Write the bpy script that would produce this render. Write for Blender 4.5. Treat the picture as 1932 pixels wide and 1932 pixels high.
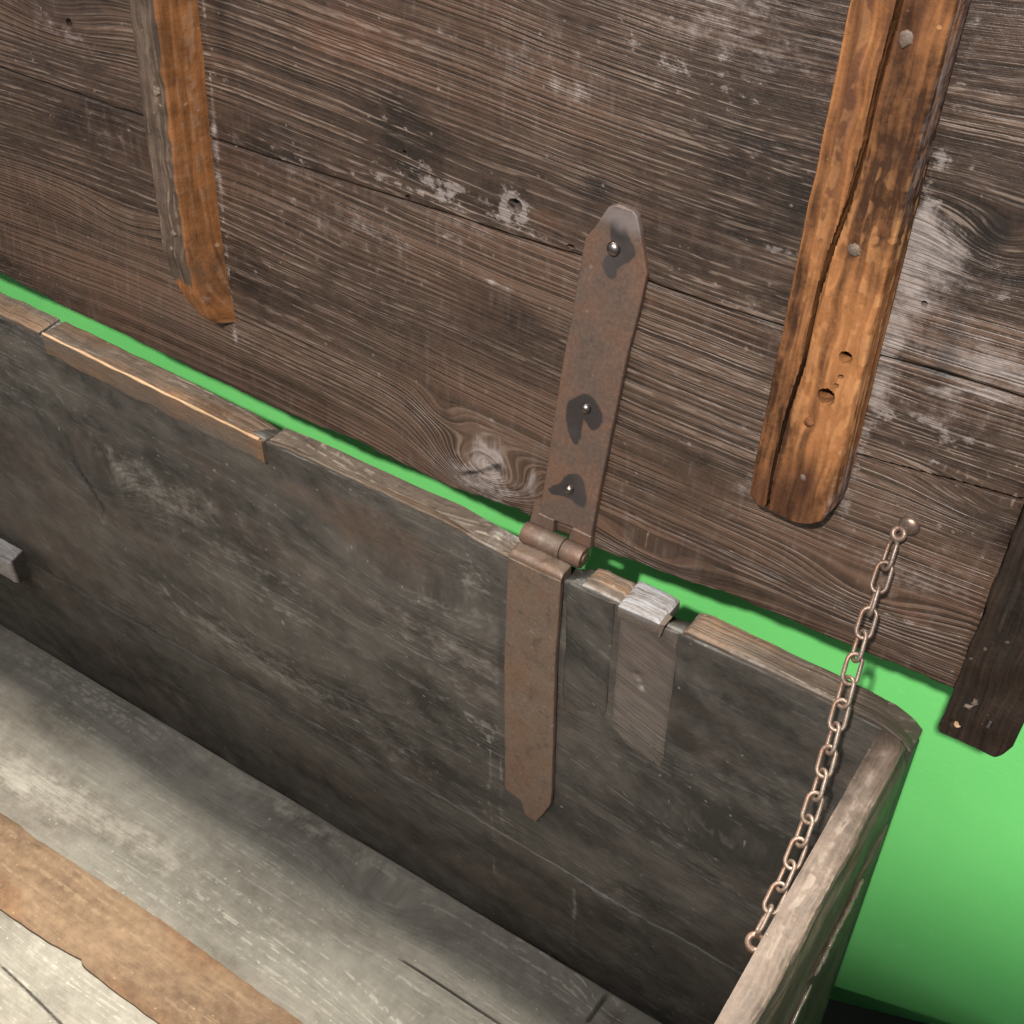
import bpy, bmesh, math, random
import numpy as np
from mathutils import Matrix, Vector
random.seed(7)
RS = np.random.RandomState(11)
sc = bpy.context.scene
for o in list(bpy.data.objects): bpy.data.objects.remove(o)
rad = math.radians

# ------------------------------------------------------------------ camera, world, lamps, exposure
H, W = 0.4552, 0.2237                      # inner height of the chest, inner face of its right wall
cam = bpy.data.cameras.new('camera'); camo = bpy.data.objects.new('camera', cam)
sc.collection.objects.link(camo)
Rw = ((0.83529796, 0.54978875, 0.0031057), (0.37423861, -0.56442707, -0.73577683), (-0.40276888, 0.61575516, -0.67721696))
M = Matrix.Identity(4)
for i in range(3):
    M[i][0] = Rw[0][i]; M[i][1] = -Rw[1][i]; M[i][2] = -Rw[2][i]
M.translation = (0.29851976, -0.48712313, 1.02528964)
camo.matrix_world = M
cam.sensor_width = 36; cam.lens = 2460.31 / 1932 * 36; cam.clip_start = 0.01; cam.clip_end = 100
sc.camera = camo

world = bpy.data.worlds.new('World'); sc.world = world; world.use_nodes = True
bg = world.node_tree.nodes['Background']; bg.inputs[0].default_value = (0.80, 0.88, 1.0, 1); bg.inputs[1].default_value = 0.30

def spot(name, loc, at, watt, size, cone, blend, col):
    l = bpy.data.lights.new(name, 'SPOT'); l.energy = watt; l.shadow_soft_size = size
    l.spot_size = rad(cone); l.spot_blend = blend; l.color = col
    o = bpy.data.objects.new(name, l); sc.collection.objects.link(o); o.location = loc
    o.rotation_euler = (Vector(at) - Vector(loc)).to_track_quat('-Z', 'Y').to_euler()
    return o
spot('gallery_spot_front', (0.42, -1.55, 2.26), (0.06, 0.05, 1.49), 430, 0.022, 60, 0.30, (1.0, 0.93, 0.85))
spot('gallery_spot_behind', (-0.42, 0.40, 2.52), (-0.30, -0.28, 0.0), 960, 0.22, 75, 0.6, (1.0, 0.94, 0.83))
spot('gallery_spot_side', (1.20, 0.60, 2.60), (0.30, -0.12, 0.30), 150, 0.07, 20, 0.8, (1.0, 0.96, 0.9))
ar = bpy.data.lights.new('front_fill', 'AREA'); ar.shape = 'DISK'; ar.size = 1.3; ar.energy = 40; ar.color = (1.0, 0.97, 0.93)  # added soft fill lamp, lifts floor, back wall and lower green wall
aro = bpy.data.objects.new('front_fill', ar); sc.collection.objects.link(aro); aro.location = (-0.35, -1.9, 2.9); aro.rotation_euler = (Vector((-0.1, 0, 0.3)) - Vector(aro.location)).to_track_quat('-Z', 'Y').to_euler()

sc.render.engine = 'CYCLES'; sc.cycles.max_bounces = 3; sc.cycles.diffuse_bounces = 2; sc.cycles.glossy_bounces = 2; sc.cycles.adaptive_threshold = 0.02
sc.view_settings.view_transform = 'Standard'; sc.view_settings.look = 'None'
sc.view_settings.gamma = 1; sc.view_settings.use_curve_mapping = False; sc.view_settings.exposure = 0

# ------------------------------------------------------------------ small helpers
def srgb(r, g, b):
    def f(c):
        c /= 255.0
        return c / 12.92 if c <= 0.04045 else ((c + 0.055) / 1.055) ** 2.4
    return (f(r), f(g), f(b), 1)

class Nt:
    def __init__(s, mat):
        s.t = mat.node_tree; s.t.nodes.clear()
    def node(s, typ, **props):
        n = s.t.nodes.new(typ)
        for k, v in props.items(): setattr(n, k, v)
        return n
    def put(s, sock, v):
        if isinstance(v, bpy.types.NodeSocket): s.t.links.new(v, sock)
        elif v is not None: sock.default_value = v
    def m(s, op, a, b=None, c=None, clamp=False):
        n = s.node('ShaderNodeMath', operation=op, use_clamp=clamp)
        s.put(n.inputs[0], a); s.put(n.inputs[1], b); s.put(n.inputs[2], c)
        return n.outputs[0]
    def vec(s, x, y, z=0.0):
        n = s.node('ShaderNodeCombineXYZ'); s.put(n.inputs[0], x); s.put(n.inputs[1], y); s.put(n.inputs[2], z)
        return n.outputs[0]
    def noise(s, v, scale=1.0, detail=2.0, rough=0.5, dist=0.0):
        n = s.node('ShaderNodeTexNoise'); s.put(n.inputs['Vector'], v)
        n.inputs['Scale'].default_value = scale; n.inputs['Detail'].default_value = detail
        n.inputs['Roughness'].default_value = rough; n.inputs['Distortion'].default_value = dist
        return n.outputs[0]
    def rng(s, v, a, b, c=0.0, d=1.0, smooth=True):
        n = s.node('ShaderNodeMapRange', interpolation_type='SMOOTHSTEP' if smooth else 'LINEAR'); n.clamp = True
        s.put(n.inputs[0], v)
        for i, x in enumerate((a, b, c, d)): s.put(n.inputs[i + 1], x)
        return n.outputs[0]
    def mix(s, f, a, b, mode='MIX'):
        n = s.node('ShaderNodeMix', data_type='RGBA', blend_type=mode)
        s.put(n.inputs[0], f); s.put(n.inputs[6], a); s.put(n.inputs[7], b)
        return n.outputs[2]
    def out(s, col, rough, height=None, dist=0.001, strength=1.0, metal=0.0, coat=0.0, spec=0.5):
        b = s.node('ShaderNodeBsdfPrincipled'); o = s.node('ShaderNodeOutputMaterial')
        s.put(b.inputs['Base Color'], col); s.put(b.inputs['Roughness'], rough); s.put(b.inputs['Metallic'], metal)
        s.put(b.inputs['Coat Weight'], coat); b.inputs['Coat Roughness'].default_value = 0.22
        s.put(b.inputs['Specular IOR Level'], spec)
        if height is not None:
            bp = s.node('ShaderNodeBump'); bp.inputs['Distance'].default_value = dist; bp.inputs['Strength'].default_value = strength
            s.put(bp.inputs['Height'], height); s.put(b.inputs['Normal'], bp.outputs[0])
        s.t.links.new(b.outputs[0], o.inputs[0])

def newmat(name):
    m = bpy.data.materials.new(name); m.use_nodes = True
    return m, Nt(m)

def wood(name, dark, mid, pale, warm, seed, F=430.0, contrast=1.0, ridge=0.5, dust=0.0, warmth=0.3, blot=0.5, mottle=0.5, mf=75.0, fb=0.9, pf=125.0,
         rough=0.62, bump=0.8, saw=0.0, coat=0.0, dustcol=None, wob=1.0, spec=0.35, chalk=0.0, iso=False):
    """old timber: long grain ridges from the 'grain' coordinates, broken pale wear, blotches, hand-set stains and darkening from 'mask'"""
    mat, t = newmat(name)
    ag = t.node('ShaderNodeAttribute', attribute_name='grain'); sp = t.node('ShaderNodeSeparateXYZ'); t.put(sp.inputs[0], ag.outputs['Vector'])
    gu, gv0 = sp.outputs[0], sp.outputs[1]
    am = t.node('ShaderNodeAttribute', attribute_name='mask'); sm = t.node('ShaderNodeSeparateColor'); t.put(sm.inputs[0], am.outputs['Color'])
    mdust, mwarm, mdark = sm.outputs[0], sm.outputs[1], sm.outputs[2]
    def nz(a, b, k, detail=2.0, r=0.5, g=None):
        return t.noise(t.vec(t.m('MULTIPLY', gu, a), t.m('MULTIPLY', g if g is not None else gv0, b), seed + k), 1.0, detail, r)
    al = t.node('ShaderNodeAttribute', attribute_name='low'); sl_ = t.node('ShaderNodeSeparateXYZ'); t.put(sl_.inputs[0], al.outputs['Vector'])
    def ctr(x, k): return t.m('MULTIPLY', t.m('SUBTRACT', x, 0.5), k)
    w1, bl, wn = sl_.outputs[0], sl_.outputs[1], sl_.outputs[2]
    gv = t.m('ADD', gv0, ctr(w1, 0.0045 * wob))
    ring = nz(2.6, F, 3.1, 1.0, 0.6, gv)
    ringc = t.rng(ring, 0.5 - 0.15 / contrast, 0.5 + 0.15 / contrast)
    fib = nz(38, F * 2.1, 7.7, 1.5, 0.6, gv)
    pore = nz(pf, F * 0.9, 9.4, 1.0, 0.6, gv)
    mot = nz(mf, mf * 1.15, 15.2, 4.0, 0.72)
    amp = t.rng(bl, 0.36, 0.58, 0.25, 1.0)                        # ridges fade in and out over the board
    tt = t.m('ADD', t.m('MULTIPLY', ctr(ringc, 0.95 * contrast), amp), 0.5)
    tt = t.m('ADD', tt, ctr(fib, fb)); tt = t.m('ADD', tt, ctr(bl, 1.7 * blot))
    tt = t.m('ADD', tt, ctr(mot, 2.0 * mottle), clamp=True)
    col = t.mix(tt, dark, mid)
    wf = t.m('ADD', t.rng(wn, 0.47, 0.70, 0.0, warmth), t.rng(t.m('ADD', mwarm, t.m('ADD', ctr(bl, 0.7), ctr(mot, 0.6))), 0.3, 0.75), clamp=True)
    col = t.mix(wf, col, t.mix(tt, t.mix(0.66, warm, (0, 0, 0, 1)), warm))
    # worn pale ridges, broken by pores and saw marks
    pr = t.m('MULTIPLY', t.rng(ring, 0.50, 0.62), t.rng(pore, 0.46, 0.60))
    pr = t.m('MULTIPLY', pr, t.m('ADD', t.m('MULTIPLY', t.rng(wn, 0.62, 0.36), ridge), t.m('MULTIPLY', mdust, 0.55)), clamp=True)
    col = t.mix(pr, col, pale)
    dn = t.m('ADD', t.m('MULTIPLY', mot, 0.65), t.m('MULTIPLY', (nz(150, 160, 33.0, 2.0, 0.65) if iso else nz(16, 120, 33.0, 2.0, 0.65, gv)), 0.35))
    df = t.rng(t.m('ADD', t.m('ADD', t.m('MULTIPLY', mdust, 0.85), dust), t.m('ADD', ctr(dn, 1.9), ctr(wn, 0.8))), 0.22, 0.95)
    if saw:                                                       # faint cross-grain tool marks
        df = t.m('ADD', df, t.m('MULTIPLY', t.rng(nz(190, 34, 51.0, 1.0, 0.5), 0.54, 0.72, 0.0, saw), t.rng(wn, 0.40, 0.62)), clamp=True)
    if chalk:                                                     # crisp chalky scuffs where the hand-set mask is strong
        df = t.m('MAXIMUM', df, t.m('MULTIPLY', t.rng(t.m('ADD', t.m('MULTIPLY', mdust, 0.9), ctr(dn, 3.2)), 0.55, 0.85), 0.9 * chalk))
    df = t.m('MULTIPLY', df, t.rng(fib, 0.36, 0.58, 0.45, 0.95))
    col = t.mix(df, col, dustcol or pale)
    kf = t.rng(t.m('ADD', mdark, ctr(dn, 0.8)), 0.25, 0.85)
    col = t.mix(t.m('MULTIPLY', kf, 0.88), col, t.mix(0.45, dark, (0.004, 0.004, 0.005, 1)))
    spk = t.rng(nz(230, 230, 41.0, 0.0, 0.5), 0.80, 0.86)
    col = t.mix(t.m('MULTIPLY', spk, 0.5), col, pale)
    hgt = t.m('ADD', t.m('MULTIPLY', ringc, t.m('MULTIPLY', amp, 0.50)), t.m('ADD', t.m('MULTIPLY', fib, 0.40), t.m('MULTIPLY', mot, 0.9)))
    ro = t.m('ADD', rough - 0.10, t.m('ADD', t.m('MULTIPLY', fib, 0.12), t.m('MULTIPLY', df, 0.2)), clamp=True)
    t.out(col, ro, hgt, 0.0010, bump, coat=t.m('MULTIPLY', am.outputs['Alpha'], coat) if coat else 0.0, spec=spec)
    return mat

def iron(name, base, rust, darkc, seed, rough=0.55, metal=0.25, pit=1.0, sc1=1.0, spk=0.35):
    mat, t = newmat(name)
    tc = t.node('ShaderNodeTexCoord'); v = tc.outputs['Object']
    am = t.node('ShaderNodeAttribute', attribute_name='mask'); sm = t.node('ShaderNodeSeparateColor'); t.put(sm.inputs[0], am.outputs['Color'])
    def nz(s_, d, r=0.55, off=0.0):
        mp = t.node('ShaderNodeMapping'); t.put(mp.inputs[0], v); mp.inputs[1].default_value = (seed + off, off * 1.7, seed * .3)
        return t.noise(mp.outputs[0], s_ * sc1, d, r)
    a, b, c, f = nz(38, 5), nz(110, 4, 0.6, 3.0), nz(420, 3, 0.6, 5.0), nz(22, 3, 0.5, 9.0)
    col = t.mix(t.rng(a, 0.36, 0.66), base, rust)
    col = t.mix(t.m('MULTIPLY', t.rng(b, 0.52, 0.70), 0.55), col, darkc)
    col = t.mix(t.rng(c, 0.35, 0.7, 0.0, spk * 0.6), col, t.mix(0.5, base, (0.55, 0.45, 0.37, 1)))
    col = t.mix(t.rng(nz(260, 0, 0.5, 12.0), 0.78, 0.84, 0.0, spk), col, (0.36, 0.30, 0.25, 1))
    k = t.rng(t.m('ADD', sm.outputs[2], t.m('ADD', t.m('MULTIPLY', t.m('SUBTRACT', b, 0.5), 0.7), t.m('MULTIPLY', t.m('SUBTRACT', c, 0.5), 0.4))), 0.34, 0.66)
    col = t.mix(t.m('MULTIPLY', k, 0.9), col, t.mix(t.rng(f, .4, .6), (0.018, 0.017, 0.018, 1), (0.036, 0.033, 0.033, 1)))
    g = t.rng(t.m('ADD', sm.outputs[0], t.m('MULTIPLY', t.m('SUBTRACT', b, 0.5), 0.5)), 0.3, 0.8)
    col = t.mix(t.m('MULTIPLY', g, 0.8), col, (0.16, 0.135, 0.13, 1))
    h = t.m('ADD', t.m('MULTIPLY', b, 0.5 * pit), t.m('ADD', t.m('MULTIPLY', c, 0.15 * pit), a))
    t.out(col, t.m('ADD', rough - 0.12, t.m('MULTIPLY', b, 0.25)), h, 0.0009, 0.55, metal=metal)
    return mat

LAT = np.random.RandomState(5).rand(4, 256, 256).astype(np.float32)
def vnoise(x, y, k, octs, r):
    """smooth fractal lattice noise, 0..1"""
    tot = 0; am = 1; nn = 0
    for o in range(octs):
        xi, yi = np.floor(x), np.floor(y); fx, fy = x - xi, y - yi
        fx, fy = fx * fx * fx * (fx * (fx * 6 - 15) + 10), fy * fy * fy * (fy * (fy * 6 - 15) + 10)
        i, j = xi.astype(int) % 256, yi.astype(int) % 256; i2, j2 = (i + 1) % 256, (j + 1) % 256; g = LAT[k % 4]
        tot = tot + am * ((g[i, j] * (1 - fx) + g[i2, j] * fx) * (1 - fy) + (g[i, j2] * (1 - fx) + g[i2, j2] * fx) * fy)
        nn += am; am *= r; x, y = x * 2.03 + 17.3, y * 2.03 + 9.1
    return np.clip((tot / nn - 0.5) * 0.95 + 0.5, 0, 1)
def put_attrs(me, grain, mask):
    gg = np.asarray(grain, np.float64).reshape(-1, 3); sd = 3.7 * LAT[0, len(gg) % 251, 3]
    gu, gv = gg[:, 0] + sd, gg[:, 1] + 1.9 * sd
    low = np.stack([vnoise(gu * 14, gv * 30, 1, 2, 0.5), vnoise(gu * 10, gv * 22, 2, 4, 0.6), vnoise(gu * 8, gv * 26, 3, 3, 0.6)], 1)
    a = me.attributes.new('low', 'FLOAT_VECTOR', 'POINT'); a.data.foreach_set('vector', low.astype(np.float32).ravel())
    a = me.attributes.new('grain', 'FLOAT_VECTOR', 'POINT'); a.data.foreach_set('vector', np.asarray(grain, np.float32).ravel())
    if mask is None: mask = np.zeros((len(me.vertices), 4), np.float32)
    a = me.attributes.new('mask', 'FLOAT_COLOR', 'POINT'); a.data.foreach_set('color', np.asarray(mask, np.float32).ravel())

def link(name, me, mat, parent=None, mw=None, ang=38):
    bm = bmesh.new(); bm.from_mesh(me); bmesh.ops.recalc_face_normals(bm, faces=bm.faces); bm.to_mesh(me); bm.free()
    me.polygons.foreach_set('use_smooth', [True] * len(me.polygons)); me.set_sharp_from_angle(angle=rad(ang))
    if mat: me.materials.append(mat)
    o = bpy.data.objects.new(name, me); sc.collection.objects.link(o)
    if mw is not None: o.matrix_world = mw
    if parent is not None:
        o.parent = parent; o.matrix_parent_inverse = parent.matrix_world.inverted()
    return o

def empty(name, mw=None, parent=None):
    o = bpy.data.objects.new(name, None); sc.collection.objects.link(o); o.empty_display_size = 0.03
    if mw is not None: o.matrix_world = mw
    bpy.context.view_layer.update()
    if parent is not None:
        o.parent = parent; o.matrix_parent_inverse = parent.matrix_world.inverted()
    bpy.context.view_layer.update()
    return o

def frame(o, u, v, w):
    m = Matrix.Identity(4)
    for i in range(3):
        m[i][0], m[i][1], m[i][2] = u[i], v[i], w[i]
    m.translation = o
    return m

def seq(a, b, step, extra=(), fine=0.0006, half=0.006):
    """sample positions from a to b, closer together round each position in extra"""
    s = list(np.linspace(a, b, max(2, int(round((b - a) / step)) + 1)))
    for e in extra:
        e, hf = e if isinstance(e, tuple) else (e, half)
        s += [x for x in np.arange(e - hf, e + hf + 1e-9, fine) if a < x < b]
    s = np.array(sorted(s)); k = np.concatenate([[True], np.diff(s) > 0.00028])
    s = s[k]; s[-1] = b
    return s

def wav(u, v, seed, L):
    """smooth uneven field, about -1..1, wavelengths around L"""
    r = np.random.RandomState(seed); s = 0
    for i in range(6):
        k = 2 * math.pi / (L * r.uniform(0.5, 1.8)); th = r.uniform(0, 6.28)
        s = s + np.sin(k * (u * math.cos(th) + v * math.sin(th)) + r.uniform(0, 6.28)) * r.uniform(0.4, 1)
    return s / 3.0

def wob1(x, seed, L, amp): return amp * wav(x, 0 * x, seed, L)
def itp(*pts):
    xs = [p[0] for p in pts]; ys = [p[1] for p in pts]
    return lambda x: np.interp(x, xs, ys)

def slab(name, us, lo, hi, wf, wb, mat, parent, mw, vstep=0.0025, vextra=(), rnd=0.0016, disp=None, grain=None, mask=None,
         hib=None, lob=None, swap=False, goff=(0, 0), ubev=0.0012, ang=38):
    """board in a local frame: u along, v across, w out towards the viewer. lo/hi(u) bound the front face, hib/lob(u) the back."""
    us = np.asarray(us, float); L, Hh = lo(us) + 0 * us, hi(us) + 0 * us
    v0, v1 = float(L.min()), float(Hh.max())
    base = seq(v0, v1, vstep, vextra)
    s = (base - v0) / (v1 - v0)
    d = rnd / (v1 - v0)
    s = np.unique(np.round(np.concatenate([s, [0, d * .3, d * .7, d * 1.3, 1 - d * 1.3, 1 - d * .7, 1 - d * .3, 1]]), 6))
    n, m = len(us), len(s)
    if vextra:                                                   # keep fine rows straight: clamp instead of stretching
        V = np.clip((v0 + s * (v1 - v0))[None, :] + 0 * L[:, None], L[:, None], Hh[:, None])
        wid = Hh - L
        V = np.where((Hh - L)[:, None] > 1e-9, V, L[:, None])
        V = V + np.linspace(0, 1e-6, m)[None, :]
    else:
        V = L[:, None] + s[None, :] * (Hh - L)[:, None]
    U = us[:, None] + 0 * V
    de = np.minimum(np.minimum(V - L[:, None], Hh[:, None] - V), np.minimum(U - us[0], us[-1] - U) * (rnd / ubev))
    x = np.clip(1 - de / rnd, 0, 1)
    wfv = wf(U, V) if callable(wf) else wf + 0 * U
    Wd = wfv - rnd * (1 - np.sqrt(np.clip(1 - x * x, 0, 1)))
    if disp is not None: Wd = Wd + disp(U, V)
    hb = (hib(us) + 0 * us) if hib else Hh; lb = (lob(us) + 0 * us) if lob else L
    P = np.concatenate([np.stack([U, V, Wd], 2), np.stack([us, hb, wb + 0 * us], 1)[:, None], np.stack([us, lb, wb + 0 * us], 1)[:, None]], 1)
    mm = m + 2
    verts = P.reshape(-1, 3)
    idx = np.arange(n * mm).reshape(n, mm)
    a = idx[:-1]; b = idx[1:]
    q = np.stack([a, b, np.roll(b, -1, 1), np.roll(a, -1, 1)], 2).reshape(-1, 4)
    faces = q.tolist() + [idx[0][::-1].tolist(), idx[-1].tolist()]
    me = bpy.data.meshes.new(name); me.from_pydata(verts.tolist(), [], faces); me.update()
    PU, PV, PW = P[:, :, 0], P[:, :, 1], P[:, :, 2]
    G0, G1 = grain(PU, PV) if grain else (PU, PV)
    wtop = np.concatenate([wfv, wfv[:, -1:], wfv[:, :1]], 1)
    G1 = G1 + (wtop - PW) * 0.9
    if swap: G0, G1 = G1, G0
    g = np.stack([G0 + goff[0], G1 + goff[1], PW], 2).reshape(-1, 3)
    mk = None
    if mask is not None:
        mk = np.zeros((n, mm, 4)); res = mask(PU, PV, PW)
        for i, r_ in enumerate(res): mk[:, :, i] = np.clip(r_, 0, 1)
        mk = mk.reshape(-1, 4)
    put_attrs(me, g, mk)
    return link(name, me, mat, parent, mw, ang)

def blob(u, v, cu, cv, ru, rv, rot=0.0):
    c, s = math.cos(rot), math.sin(rot); du, dv = u - cu, v - cv
    a, b = du * c + dv * s, -du * s + dv * c
    return np.exp(-(a / ru) ** 2 - (b / rv) ** 2)
def stroke(u, v, pts, wd, soft=1.0):
    """1 on a polyline, falling off over wd"""
    best = np.full(np.shape(u), 9.0)
    for (x0, y0), (x1, y1) in zip(pts[:-1], pts[1:]):
        dx, dy = x1 - x0, y1 - y0; L2 = dx * dx + dy * dy + 1e-12
        t = np.clip(((u - x0) * dx + (v - y0) * dy) / L2, 0, 1)
        best = np.minimum(best, np.hypot(u - x0 - t * dx, v - y0 - t * dy))
    return np.clip(1 - best / wd, 0, 1) ** soft
def inpoly(u, v, poly, soft):
    """about 1 inside the outline, 0 outside, ramp of width soft"""
    ins = np.zeros(np.shape(u), bool); n = len(poly)
    for i in range(n):
        (x0, y0), (x1, y1) = poly[i], poly[(i + 1) % n]
        c = ((y0 > v) != (y1 > v)) & (u < (x1 - x0) * (v - y0) / (y1 - y0 + 1e-12) + x0)
        ins ^= c
    d = (1 - stroke(u, v, list(poly) + [poly[0]], 0.02)) * 0.02
    return np.clip(0.5 + np.where(ins, d, -d) / soft, 0, 1)
def pit(u, v, cu, cv, r, depth, rv=None):
    d = np.hypot((u - cu), (v - cv) * (r / (rv or r)))
    return -depth * np.clip((r - d) / (r * 0.22), 0, 1)
def knots(u, v, ks):
    g = v.copy()
    for cu, cv, A, a, b in ks: g = g + A * np.exp(-((u - cu) / a) ** 2 - ((v - cv) / b) ** 2)
    return g

def tube(name, pts, r, mat, parent, closed=False, n=10, mw=None, cap=True):
    pts = [Vector(p) for p in pts]; k = len(pts); vs = []; fs = []
    up = None
    for i, p in enumerate(pts):
        if closed: tg = (pts[(i + 1) % k] - pts[i - 1]).normalized()
        else: tg = (pts[min(i + 1, k - 1)] - pts[max(i - 1, 0)]).normalized()
        if up is None: up = tg.orthogonal().normalized()
        up = (up - tg * up.dot(tg)).normalized(); sd = tg.cross(up)
        rr = r(i / max(1, k - 1)) if callable(r) else r
        for j in range(n):
            a = 2 * math.pi * j / n; vs.append(p + (up * math.cos(a) + sd * math.sin(a)) * rr)
    for i in range(k if closed else k - 1):
        i2 = (i + 1) % k
        for j in range(n): fs.append((i * n + j, i * n + (j + 1) % n, i2 * n + (j + 1) % n, i2 * n + j))
    if not closed and cap: fs += [tuple(range(n))[::-1], tuple(range((k - 1) * n, k * n))]
    me = bpy.data.meshes.new(name); me.from_pydata([tuple(v) for v in vs], [], fs); me.update()
    put_attrs(me, [(v.x, v.y, v.z) for v in vs], None)
    return link(name, me, mat, parent, mw)

def dome(name, r, hgt, mat, parent, mw, seg=18, rows=6, lump=0.0, base=0.0015, seed=0, oval=1.0):
    """nail or rivet head: a low dome on a short shank, slightly hammered"""
    rr = np.random.RandomState(seed); vs = [(0, 0, hgt)]; fs = []
    prof = [(math.sin(a), math.cos(a)) for a in np.linspace(0, math.pi / 2, rows + 1)[1:]]
    prof = [(s * r, c * hgt) for s, c in prof] + [(r, -base)]
    fac = 1 + lump * rr.uniform(-1, 1, seg)
    for i, (q, z) in enumerate(prof):
        for j in range(seg):
            a = 2 * math.pi * j / seg; vs.append((q * fac[j] * math.cos(a) * oval, q * fac[j] * math.sin(a), z + lump * hgt * rr.uniform(-.4, .4) * (i < len(prof) - 1)))
    for j in range(seg): fs.append((0, 1 + j, 1 + (j + 1) % seg))
    for i in range(len(prof) - 1):
        for j in range(seg): fs.append((1 + i * seg + j, 1 + (i + 1) * seg + j, 1 + (i + 1) * seg + (j + 1) % seg, 1 + i * seg + (j + 1) % seg))
    me = bpy.data.meshes.new(name); me.from_pydata(vs, [], fs); me.update(); put_attrs(me, vs, None)
    return link(name, me, mat, parent, mw)

# ------------------------------------------------------------------ materials
S = srgb
m_lid = wood('lid_old_softwood', (0.0120, 0.0078, 0.0055, 1), (0.078, 0.0485, 0.0335, 1), (0.180, 0.138, 0.112, 1), (0.086, 0.046, 0.029, 1), 1.0,
             F=580, contrast=0.90, ridge=0.45, dust=-0.16, warmth=0.42, blot=0.80, mottle=0.42, mf=110, fb=0.50, bump=0.8, rough=0.50, spec=0.45, pf=70, dustcol=(0.225, 0.195, 0.182, 1), wob=0.7, chalk=0.8, saw=0.10)
m_batR = wood('batten_orange_pine', (0.036, 0.017, 0.009, 1), (0.225, 0.096, 0.037, 1), (0.38, 0.190, 0.080, 1), (0.075, 0.033, 0.018, 1), 7.0,
              F=230, contrast=0.75, ridge=0.35, dust=-0.40, warmth=0.85, blot=1.1, mottle=0.65, mf=110, fb=1.1, rough=0.75, bump=1.0, dustcol=(0.24, 0.205, 0.205, 1), wob=0.3, spec=0.1)
m_batL = wood('batten_worn_brown', (0.032, 0.022, 0.016, 1), (0.108, 0.076, 0.057, 1), (0.28, 0.21, 0.155, 1), (0.26, 0.108, 0.039, 1), 13.0,
              F=240, contrast=0.75, ridge=0.12, dust=-0.30, warmth=0.0, blot=1.0, mottle=0.55, mf=110, fb=0.9, rough=0.66, bump=0.9, dustcol=(0.22, 0.195, 0.18, 1), wob=0.4, spec=0.2)
m_cleat = wood('cleat_dark_wood', (0.003, 0.0021, 0.0015, 1), (0.018, 0.0115, 0.0073, 1), (0.12, 0.092, 0.068, 1), (0.04, 0.021, 0.011, 1), 19.0,
               F=360, contrast=0.6, ridge=0.25, dust=-0.36, warmth=0.4, blot=0.5, mottle=0.7, bump=1.2, dustcol=(0.14, 0.11, 0.085, 1), wob=.5)
m_back = wood('back_wall_sooty_wood', (0.0165, 0.0155, 0.0138, 1), (0.072, 0.0655, 0.0570, 1), (0.19, 0.182, 0.165, 1), (0.078, 0.056, 0.044, 1), 23.0,
              F=300, contrast=0.22, ridge=0.14, dust=0.0, warmth=0.35, blot=0.9, mottle=0.80, mf=48, fb=0.24, bump=0.8, dustcol=(0.160, 0.155, 0.140, 1), wob=1.0, chalk=0.8, iso=True)
m_edge = wood('bare_worn_edge_wood', (0.052, 0.039, 0.030, 1), (0.155, 0.120, 0.093, 1), (0.36, 0.305, 0.24, 1), (0.25, 0.135, 0.067, 1), 29.0,
              F=330, contrast=0.5, ridge=0.35, dust=-0.08, warmth=0.45, blot=0.6, mottle=0.6, bump=0.9, dustcol=(0.31, 0.305, 0.30, 1))
m_patch = wood('patch_paler_wood', (0.038, 0.033, 0.029, 1), (0.098, 0.084, 0.073, 1), (0.21, 0.185, 0.162, 1), (0.120, 0.088, 0.075, 1), 31.0,
               F=330, contrast=0.45, ridge=0.25, dust=-0.12, warmth=0.4, blot=0.5, mottle=0.45, bump=0.7, dustcol=(0.225, 0.205, 0.182, 1))
m_block = wood('chalky_block', (0.085, 0.062, 0.046, 1), (0.20, 0.160, 0.128, 1), (0.34, 0.33, 0.33, 1), (0.24, 0.14, 0.08, 1), 33.0,
               F=330, contrast=0.4, ridge=0.15, dust=-0.2, warmth=0.3, blot=0.6, mottle=0.7, bump=1.0, dustcol=(0.270, 0.280, 0.300, 1), chalk=0.5)
m_floor = wood('floor_grey_wood', (0.150, 0.138, 0.115, 1), (0.285, 0.268, 0.228, 1), (0.50, 0.47, 0.405, 1), (0.225, 0.190, 0.155, 1), 37.0,
               F=300, contrast=0.28, ridge=0.28, dust=0.0, warmth=0.45, blot=0.8, mottle=0.70, mf=70, fb=0.45, rough=0.80, bump=0.8, dustcol=(0.40, 0.375, 0.320, 1), wob=1.0, spec=0.2, chalk=0.5)
m_side = wood('side_wall_worn', (0.036, 0.026, 0.020, 1), (0.112, 0.082, 0.066, 1), (0.24, 0.195, 0.165, 1), (0.105, 0.060, 0.040, 1), 43.0,
              F=280, contrast=0.35, ridge=0.0, dust=-0.22, warmth=0.35, blot=0.7, mottle=0.75, mf=90, rough=0.66, bump=0.9, coat=0.12, dustcol=(0.145, 0.112, 0.097, 1), spec=0.2, chalk=0.5)
m_ironU = iron('iron_brown_rust', (0.080, 0.054, 0.042, 1), (0.108, 0.058, 0.038, 1), (0.050, 0.036, 0.030, 1), 2.0, spk=0.15)
m_ironL = iron('iron_dull_rust', (0.098, 0.070, 0.052, 1), (0.108, 0.062, 0.040, 1), (0.034, 0.025, 0.019, 1), 6.0, pit=1.4, spk=0.18)
m_chain = iron('chain_pale_rust', (0.130, 0.098, 0.079, 1), (0.135, 0.068, 0.040, 1), (0.040, 0.026, 0.019, 1), 9.0, rough=0.42, metal=0.45, sc1=2.0)
m_nail = iron('nail_rusty', (0.085, 0.060, 0.044, 1), (0.10, 0.055, 0.033, 1), (0.03, 0.02, 0.016, 1), 4.0, rough=0.62, metal=0.1, sc1=2.0)
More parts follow.
